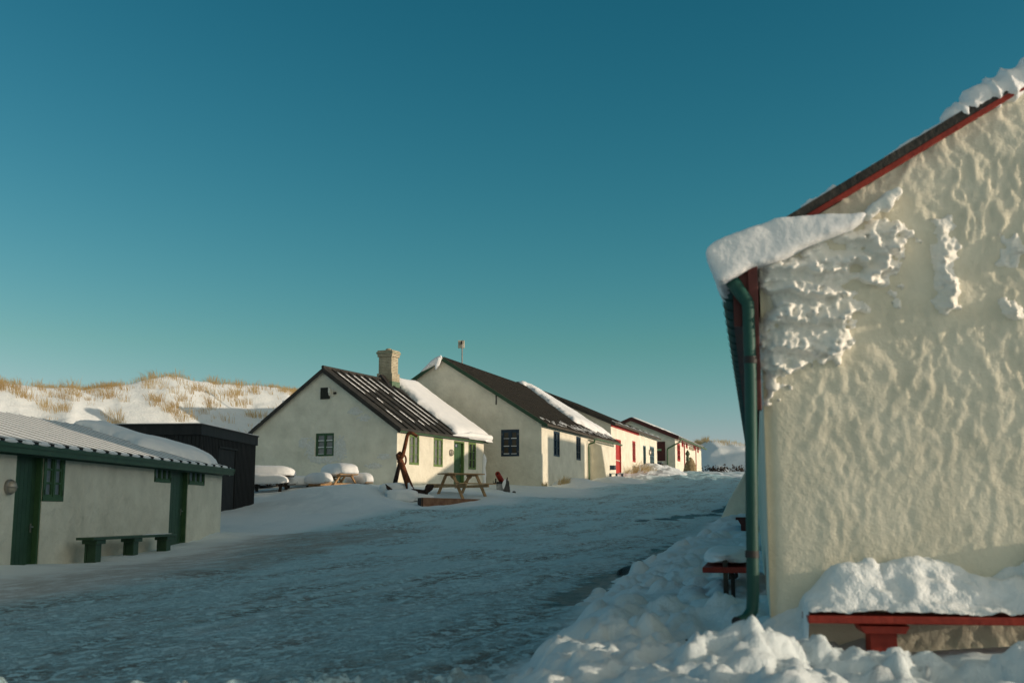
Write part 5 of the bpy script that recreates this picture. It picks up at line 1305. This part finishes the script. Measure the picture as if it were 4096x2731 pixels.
# down pipe with its outlet
def fp(px, py, out): s, z = fgR.hit(px, py, out); return fgR.p(s, z, out)
o_ = .10
pts = [fp(2966,1178,o_), fp(2992,1212,o_), fp(3002,1500,o_), fp(3005,1800,o_), fp(3009,2150,o_), fp(3012,2380,o_), fp(3008,2440,o_), fp(2985,2475,o_+.03), fp(2950,2492,o_+.10)]
s_ = MB(); s_.tube(pts, [.038]*7+[.038,.040], 16); dp = s_.build('downpipe', M['green_pipe'], hr, smooth=True)
s_ = MB()
for (px, py) in ((3001,1440),(3008,2215)): s_.tube([fp(px,py-14,o_), fp(px,py+14,o_)], .043, 16)
s_.split('pipe_bracket', M['iron'], dp, smooth=True)
s_ = MB(); a = pts[-1]; dr_ = (pts[-1]-pts[-2]).normalized(); s_.lathe([(.043,0),(.040,.003)], a+dr_*.001, dr_, 14); s_.build('outlet', M['iron'], dp)
s_ = MB(); s_.tube([rp_(.0, gc0, ZE-.16), pts[0], pts[1]], [.05,.042,.040], 14); s_.build('gutter_outlet', M['green_pipe'], dp, smooth=True)
# flared buttress far down the long wall
ub = lgR.hit(2960, 2060)[0] if False else 33.0
s_ = MB(); zg = -.6
s_.prism([rp_(31.0, .1, 1.9), rp_(31.0, -.2, 1.7), rp_(31.0, -.55, 1.1), rp_(31.0, -.95, .45), rp_(31.0, -1.25, -.2), rp_(31.0, -1.4, -.9), rp_(31.0, .1, -.9)], FR.u*1.3); s_.build('buttress', M['plaster'], hr, bevel=.06)

# snow on the verge / roof edge, and the big overhanging cornice
def lumpy(name, build, parent, voxel=.02, disp=.03, scale=.12, smooth=4, m=None, strength2=0):
    mb = MB(); build(mb); o = mb.build(name, m or M['snow_soft'], parent)
    rm = o.modifiers.new('r', 'REMESH'); rm.mode = 'VOXEL'; rm.voxel_size = voxel; rm.use_smooth_shade = True
    sm = o.modifiers.new('m', 'SMOOTH'); sm.factor = .6; sm.iterations = smooth
    tx = bpy.data.textures.new('sn', 'CLOUDS'); tx.noise_scale = scale; tx.noise_depth = 3
    dm = o.modifiers.new('d', 'DISPLACE'); dm.texture = tx; dm.strength = disp; dm.mid_level = .5; dm.texture_coords = 'LOCAL'
    return o
V6 = lambda x, y: (2352 and (x*4096/2352, y*2731/1568))          # overview pixels to photo pixels
def cornice(mb):
    # front outline in overview pixels
    out = [(1845,491),(1785,496),(1700,527),(1640,550),(1617,570),(1622,592),(1640,622),(1650,648),(1668,640),(1700,622),(1728,606),(1760,602),(1800,588),(1840,566),(1880,548),(1920,532),(1955,520),(1985,500),(1995,492),(1990,480),(1960,486),(1920,484),(1880,488)]
    P = [fp(*V6(x, y), .17) for x, y in out]
    mb.prism(P, FR.u*.30)
    # mass reaching back along the eave, shrinking
    for k in range(1, 8):
        c = (len(P) and sum(P[2:11], Vector())/9)
        Q = [c + (p-c)*(1-.08*k) + FR.u*(.22+.2*(k-1)) for p in P[1:12]]
        mb.prism(Q, FR.u*.24)
lumpy('roof_snow', cornice, rfR, .022, .03, .25, 10)
def tongue(mb):
    for out, o1 in (([(1990,480),(2010,462),(2040,438),(2062,426),(2074,432),(2072,448),(2055,458),(2048,478),(2025,480),(2000,498),(1985,500)], .15),):
        mb.prism([fp(*V6(x, y), o1) for x, y in out], -FR.ng*.13)
lumpy('wall_snow', tongue, hr, .014, .05, .08, 6, m=M['snow_wall'])
def vergesnow(mb):
    r = random.Random(8)
    for (x0, y0, x1, y1, w0, w1) in ((2620,16,2352,178,.04,.12),(2352,178,2225,232,.12,.085),(2240,232,2170,275,.09,.05),(2172,278,2080,325,.03,.02),(2080,325,1925,430,.020,.022),(1925,428,1850,482,.045,.06),(1930,440,1925,446,.04,.03)):
        n = 14; P = []; rs = []
        for k in range(n+1):
            t = k/n; w = w0+(w1-w0)*t
            P.append(fp(*V6(x0+(x1-x0)*t, y0+(y1-y0)*t), .10-.05)+Vector((0,0,w*.25-.03))+FR.u*.02); rs.append(w*r.uniform(.65,1.15)+.006)
        mb.tube(P, rs, 10)
lumpy('roof_snow', vergesnow, rfR, .016, .035, .07, 2)

# wind-blown snow plastered on the gable
def plaster_snow():
    def q(x, y): return fgR.hit(3100+x/1.96, 700+y/1.96)
    polyA = [q(*p) for p in [(-60,600),(60,560),(250,500),(450,430),(560,400),(760,330),(900,360),(1090,420),(1085,465),(950,480),(950,590),(900,690),(850,760),(920,880),(870,980),(760,1110),(620,1160),(610,1300),(600,1400),(480,1500),(300,1480),(180,1560),(20,1700),(-70,1760),(-120,1600),(-100,1300),(-90,1000)]]
    others = [[q(*p) for p in P] for P in ([(1210,350),(1330,350),(1440,410),(1420,520),(1360,600),(1320,680),(1400,790),(1470,900),(1450,1060),(1370,1115),(1290,1120),(1250,1050),(1320,920),(1260,760),(1220,560),(1280,480)],
        [(1760,500),(1870,470),(1930,520),(1900,720),(1800,690)], [(1790,950),(1890,970),(1880,1110),(1790,1090)], [(2000,480),(2150,520),(2200,760),(2050,740)])]
    S, Z = np.meshgrid(np.arange(-.02, 3.6, .011), np.arange(-.2, 1.95, .011))
    mA = polydist(S, Z, polyA); H = np.zeros_like(S)
    warp = Z + .10*fbm(S*2.2, Z*2.2, 3, 300)*2 - .10*S
    saw = np.mod(warp*6.2+.8*fbm(S*1.4, Z*.6, 2, 301), 1.0)
    shelf = np.clip(saw/.35, 0, 1)*np.clip((1-saw)/.62, 0, 1)
    lump = ridged(S*10, Z*12, 3, 303); blob = np.clip(fbm(S*17, Z*20, 3, 304)*2.4+.45, 0, 1)
    right = sstep(.25, .9, S+.35*(.6-Z)*0)
    core = 1.75*(.055*shelf*(1-right*.55) + .050*lump**2*(right*.7+.35) + .045*blob*(.35+.65*right))
    holes = sstep(-.28, .06, fbm(S*3.1, Z*6.5, 3, 305)*2 + .12)
    edge = sstep(-.03, .10, mA + .12*fbm(S*5, Z*6, 4, 306)*2 + .09*fbm(S*19, Z*21, 3, 311)*2)
    H = core*edge*holes + .004*edge*holes
    for P in others:
        mO = polydist(S, Z, P)+.12*fbm(S*7, Z*8, 4, 307)*2; e = sstep(-.03, .13, mO)
        H = np.maximum(H, e*(.020+.11*blob*lump+.05*lump))
    H = np.where(H < .005, -.03, H)
    H = H*(1+.5*fbm(S*30, Z*34, 2, 310)*2)
    D = wall_disp(S, Z)
    V = np.array(FR.O)+S[..., None]*np.array(gdv)+(D+H)[..., None]*np.array(FR.ng); V[..., 2] = Z-np.clip(H, 0, 1)*.35
    qd = gridfaces(*S.shape, H > 0); V, qd = compact(V.reshape(-1, 3), qd)
    return mesh_np('wall_snow', V, qd, M['snow_wall'], hr)
plaster_snow()

# ------------------------------------------------------------------ red bench on the gable side
zs = fgR.hit(3233, 2460, .45)[1]; s0 = fgR.hit(3233, 2470, .45)[0]
print('red bench z', zs, 's0', s0)
root = empty('bench', fgR.p(s0+1.3, zs-.45, .3), 0, 'red bench under a snow heap along the near lumpy gable', 'bench', 'red benches around the near house')
s_ = MB(); s_.hexa(fgR.p(s0, zs-.043, .14), fgR.d*3.2, Vector((0,0,.043)), fgR.n*.32); s_.build('seat', M['red_bench'], root, bevel=.006)
for sc in (s0+.43, s0+2.5):
    s_ = MB(); s_.hexa(fgR.p(sc-.075, zs-.52, .20), fgR.d*.15, Vector((0,0,.466)), fgR.n*.18); s_.build('leg', M['red_bench'], root, bevel=.006)
    s_ = MB(); s_.prism([fgR.p(sc-.14, zs-.056, .15), fgR.p(sc+.14, zs-.056, .15), fgR.p(sc+.115, zs-.10, .15), fgR.p(sc-.115, zs-.10, .15)], fgR.n*.28); s_.build('bracket', M['red_bench'], root, bevel=.004)
# the heap of snow on the seat
S, Dd = np.meshgrid(np.arange(s0-.75, s0+3.2, .018), np.linspace(.0, .47, 34))
tz = np.interp(S-s0, [-.75,-.5,-.2,.05,.15,.45,.8,1.15,1.25,1.5,3.2], [-.42,-.28,-.08,.06,.15,.23,.22,.15,.22,.28,.32])
tt = Dd/.47
prof = (1-sstep(.25, 1.0, tt))
hgt = np.where(S > s0, .02+tz*prof, tz-(tz+.42)*tt**1.6)
lump = .11*np.clip(fbm(S*3.2, Dd*4.5, 3, 401)*2+.1, -.2, 1)*np.clip(tz*4, 0, 1)*(1-tt**3)
hgt = hgt + lump
big = np.clip(1-(((S-s0-1.62)/.33)**2+((tt-.35)/.55)**2), 0, 1)**.5*.13 + np.clip(1-(((S-s0-.22)/.25)**2+((tt-.5)/.4)**2), 0, 1)**.5*.05
hgt = np.where(S > s0, np.maximum(hgt+big, .004+.012*(1-tt)), hgt)
V = np.array(fgR.O)+S[..., None]*np.array(fgR.d)+(Dd-.03)[..., None]*np.array(fgR.n); V[..., 2] = zs+hgt
o = mesh_np('snow_heap', V.reshape(-1, 3), gridfaces(*S.shape), M['snow'], root)
for sc_, st_ in ((.16, .065), (.06, .028)):
    tx = bpy.data.textures.new('heap', 'CLOUDS'); tx.noise_scale = sc_; tx.noise_depth = 3
    dm = o.modifiers.new('d', 'DISPLACE'); dm.texture = tx; dm.strength = st_; dm.mid_level = .5; dm.texture_coords = 'LOCAL'

# red bench along the long wall, seen end-on
def end_bench(Y, seat_px, label, L=2.2, snow=True, wd=.40, zpx=None):
    p = atY(*seat_px, Y); root = empty('bench', (p.x, p.y, p.z-.45), 0, label, 'bench', 'red benches around the near house')
    U = FR.u; X = gdv; s_ = MB(); s_.hexa(p+Vector((0,0,-.05)), U*L, X*wd, Vector((0,0,.05))); s_.build('seat', M['red_bench'], root, bevel=.008)
    for uu in (.02, L-.3):
        s_ = MB(); s_.hexa(p+U*uu+X*(wd*.45)+Vector((0,0,-.60)), U*.035, X*.045, Vector((0,0,.66))); s_.build('leg', M['wood_dark'], root, bevel=.01)
        s_ = MB(); s_.hexa(p+U*(uu+.18)+X*(wd*.60)+Vector((0,0,-.35)), U*.035, X*.038, Vector((0,0,.29))); s_.build('leg', M['iron'], root, bevel=.01)
    if snow:
        c = p+U*(L*.5+.1)+X*(wd*.5)+Vector((0,0,.05)); pillow('snow_cap', c, np.array(U), np.array(X), L+.1, wd+.08, .10, root, 77, e=.7, nz_=.2)
    return root
end_bench(10.3, (2809,2267), 'snow topped red bench seen end on behind the green downpipe')
p = atY(2942, 2068, 30); root = empty('bench', (p.x, p.y, p.z-.45), 0, 'far red bench end peeping out left of the downpipe', 'bench', 'red benches around the near house')
s_ = MB(); s_.hexa(p+Vector((0,0,-.07)), FR.u*2.0, gdv*.42, Vector((0,0,.07))); s_.build('seat', M['red_dark'], root)
s_ = MB(); s_.prism([p+gdv*.06+Vector((0,0,-.07)), p+gdv*.40+Vector((0,0,-.07)), p+gdv*.36+Vector((0,0,-.18)), p+gdv*.12+Vector((0,0,-.18))], FR.u*.1); s_.build('bracket', M['red_dark'], root)
s_ = MB(); s_.hexa(p+gdv*.13+FR.u*.02+Vector((0,0,-.6)), FR.u*.1, gdv*.2, Vector((0,0,.42))); s_.build('leg', M['red_dark'], root)
# a black branch and boards by the pipe foot
# dark boards lying in the snow
q = atY(2790, 2562, 7.6)
root = empty('loose_board', (q.x, q.y, q.z), 0, 'dark wet board lying in the snow by the foot of the downpipe', 'board')
s_ = MB(); s_.beam(atY(2752,2563,7.7), atY(2850,2578,7.5), .05, .03); s_.build('board', M['wood_dark'], root, bevel=.005)

# ------------------------------------------------------------------ unseen houses added behind the near house to throw the long shadows
def hide_house(F, L, W, zb, ze, zr, label):
    r_, rf, m = house('whitewashed_house', label, F, L, W, zb, ze, zr, M['plaster'], M['roof_dark'], oe=.2, og=.1)
    rf.build('roof', M['roof_dark'], r_); return r_
# sun-aligned frame: t runs towards the sun, w across
AZ = R(12.6); EL = R(9.0)
ts = Vector((math.cos(AZ), -math.sin(AZ), 0)); ws = Vector((math.sin(AZ), math.cos(AZ), 0))
class FrameS:
    def __init__(s, w, t): s.O = ws*w+ts*t; s.u = ts; s.v = ws; s.nl = -ws; s.ng = -ts; s.long = Face(s.O, s.u, s.nl); s.gable = Face(s.O, s.v, s.ng)
    def p(s, u, v, z): return s.O+s.u*u+s.v*v+Vector((0,0,z))
def sh(pt):      # sun coords of a world point: w, t, z
    return pt.dot(ws), pt.dot(ts), pt.z
apex = FC.long.p(*FC.long.hit(1908,1784)); lf = FC.long.p(*FC.long.hit(1722,1912)); rt = FC.long.p(*FC.long.hit(1935,1812))
eB0 = FB.long.p(*FB.long.hit(2191,1743)); eB1 = FB.long.p(*FB.long.hit(2314,1766))
for n, q in (('apex', apex), ('lf', lf), ('rt', rt), ('B0', eB0), ('B1', eB1)): print(n, [round(v,2) for v in sh(q)])
te = math.tan(EL)
wa, ta, za = sh(apex)
tK = 9.5                                   # near gable plane of the caster, hidden behind the near house
def lift(pt, t): w, t0, z = sh(pt); return w, z+(t-t0)*te
wl, zl = lift(lf, tK); wr, zr_ = lift(rt, tK); wA, zA = lift(apex, tK)
print('K1 apex', wA, zA, 'left', wl, zl, 'right', wr, zr_)
slope = (zA-zl)/(wA-wl)
hw = 2.15
root = empty('whitewashed_house', (ts*(tK+5)+ws*wA+Vector((0,0,1))), 0, 'unseen gabled house behind the near house, shaped to shadow the cottage wall', 'house')
s_ = MB(); prof = [(wl-.3, -.5), (wl-.3, zl-.3*slope), (wA, zA), (wA+hw, zA-slope*hw), (wA+hw+.01, 1.3+te*(tK+10.2)), (53.4, 1.3+te*(tK+10.2)), (53.4, -.5)]  # outline shaped for the gable shadow, low end added to shade the road
s_.prism([ts*tK+ws*w+Vector((0,0,z)) for w, z in prof], ts*8); s_.build('wall', M['plaster'], root)
w0, z0_ = lift(eB0, tK+6); w1_, z1_ = lift(eB1, tK+6)
print('K2', w0, z0_, w1_, z1_)
root = empty('whitewashed_house', (ts*(tK+8)+ws*(w0+6)+Vector((0,0,1))), 0, 'unseen flat-ended house behind the near house, shaped to shadow the blue windowed house', 'house')
wE = lift(FD3.long.p(.9, 3.0), tK)[0]-2.4
s_ = MB(); s_.prism([ts*(tK+6)+ws*w+Vector((0,0,z)) for w, z in [(w0, .2), (w0, z0_), (59.8, z0_-.1), (59.81, 5.85), (wE, 5.85), (wE, .2)]], ts*8); s_.build('wall', M['plaster'], root)  # stepped outline shaped to set the shadow edges on wall and ground

# tall unseen house added to shade the shed and the right part of the low roof
qs = FS.long.p(0, ZS+.15); q1 = lift(qs, tK+5); q2 = lift(FS.long.p(LS, ZS+.15), tK+5)
rl = lambda px, py: FL.p(*roof_hit(FL, ZL, tL, mL, px, py), 0)
def roofpt(px, py):
    u, k = roof_hit(FL, ZL, tL, mL, px, py); return FL.p(u, k, ZL+k*mL+tL)
e1 = lift(roofpt(430, 1755), tK+5); e2 = lift(roofpt(230, 1715), tK+5)
open('/tmp/k3.txt','w').write(str((q1,q2,e1,e2)))
root = empty('whitewashed_house', (ts*(tK+8)+ws*30), 0, 'tall unseen house added behind the near house to shade the shed and low roof', 'house')
wA3 = q1[0]+1.2; zA3 = max(q1[1], q2[1])+1.0
s_ = MB(); s_.prism([ts*(tK+5)+ws*w+Vector((0,0,z)) for w, z in [(24.1, -1), (24.1, 6.9), (25.6, 8.1), (wA3, zA3), (q2[0]+.6, zA3-.55), (q2[0]+.6, 0)]], ts*8); s_.build('wall', M['plaster'], root)

# ------------------------------------------------------------------ light
w = bpy.data.worlds.new('World'); SC.world = w; w.use_nodes = True; nt = w.node_tree
sky = nt.nodes.new('ShaderNodeTexSky'); sky.sky_type = 'NISHITA'; sky.sun_disc = False
sky.sun_elevation = EL; sky.sun_rotation = math.pi/2+AZ; sky.air_density = 1.0; sky.dust_density = .4; sky.ozone_density = 2.0; sky.altitude = 0
mx = nt.nodes.new('ShaderNodeMix'); mx.data_type = 'RGBA'; mx.blend_type = 'MULTIPLY'; mx.inputs[0].default_value = 1; mx.inputs[7].default_value = (.62, 1.0, .92, 1)
gm = nt.nodes.new('ShaderNodeGamma'); gm.inputs[1].default_value = 1.3; nt.links.new(sky.outputs[0], gm.inputs[0]); nt.links.new(gm.outputs[0], mx.inputs[6]); bg = nt.nodes['Background']; bg.inputs[1].default_value = .15
def wn(t, **k):
    n = nt.nodes.new(t)
    for a_, v_ in k.items(): setattr(n, a_, v_)
    return n
sp = wn('ShaderNodeSeparateColor'); nt.links.new(mx.outputs[2], sp.inputs[0])
pw = wn('ShaderNodeMath', operation='POWER'); nt.links.new(sp.outputs[0], pw.inputs[0]); pw.inputs[1].default_value = 1.84
def mulc(o_, v_):
    n = wn('ShaderNodeMath', operation='MULTIPLY'); nt.links.new(o_, n.inputs[0]); n.inputs[1].default_value = v_; return n.outputs[0]
g_out = mulc(sp.outputs[1], .475); mn = wn('ShaderNodeMath', operation='MINIMUM'); nt.links.new(mulc(pw.outputs[0], .378), mn.inputs[0]); nt.links.new(g_out, mn.inputs[1])
cc_ = wn('ShaderNodeCombineColor'); nt.links.new(mn.outputs[0], cc_.inputs[0]); nt.links.new(g_out, cc_.inputs[1]); bm_ = wn('ShaderNodeMath', operation='MAXIMUM'); nt.links.new(mulc(sp.outputs[2], .435), bm_.inputs[0]); nt.links.new(mulc(g_out, 1.0), bm_.inputs[1]); nt.links.new(bm_.outputs[0], cc_.inputs[2])
# warm sky glow added behind and right of the camera to lift the shade
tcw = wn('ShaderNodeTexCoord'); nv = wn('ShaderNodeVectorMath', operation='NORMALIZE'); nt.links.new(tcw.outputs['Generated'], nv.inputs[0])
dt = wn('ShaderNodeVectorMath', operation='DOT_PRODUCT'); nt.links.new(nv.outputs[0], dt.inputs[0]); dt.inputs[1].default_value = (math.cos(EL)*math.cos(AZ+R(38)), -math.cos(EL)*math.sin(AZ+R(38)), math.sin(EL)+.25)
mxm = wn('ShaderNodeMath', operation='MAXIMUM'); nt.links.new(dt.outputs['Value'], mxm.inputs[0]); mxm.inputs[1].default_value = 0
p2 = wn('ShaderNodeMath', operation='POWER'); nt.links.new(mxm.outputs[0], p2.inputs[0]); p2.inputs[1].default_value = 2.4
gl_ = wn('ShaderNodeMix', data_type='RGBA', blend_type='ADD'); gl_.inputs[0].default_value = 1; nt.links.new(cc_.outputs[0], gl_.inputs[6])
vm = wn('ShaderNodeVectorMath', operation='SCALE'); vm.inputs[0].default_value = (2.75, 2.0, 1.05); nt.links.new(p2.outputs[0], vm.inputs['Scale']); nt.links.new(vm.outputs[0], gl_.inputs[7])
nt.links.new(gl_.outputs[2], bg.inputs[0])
sl = bpy.data.lights.new('sun', 'SUN'); sl.energy = 2.7; sl.angle = R(.5); sl.color = (1.0, .81, .60)
so = bpy.data.objects.new('sun', sl); COL.objects.link(so)
toward = Vector((math.cos(EL)*math.cos(AZ), -math.cos(EL)*math.sin(AZ), math.sin(EL)))
so.rotation_euler = toward.to_track_quat('Z', 'Y').to_euler(); so.location = toward*60

# ------------------------------------------------------------------ camera
cam = bpy.data.cameras.new('camera'); co = bpy.data.objects.new('camera', cam); COL.objects.link(co); SC.camera = co
cam.sensor_width = 36; cam.lens = FPX/4096*36; cam.clip_end = 3000; cam.clip_start = .05
co.location = (0, 0, 0); co.rotation_euler = (math.pi/2+TILT, 0, 0)
cam.dof.use_dof = True; cam.dof.focus_distance = 46; cam.dof.aperture_fstop = 2.8
SC.view_settings.view_transform = 'Standard'; SC.view_settings.look = 'None'; SC.view_settings.exposure = .25; SC.view_settings.gamma = 1
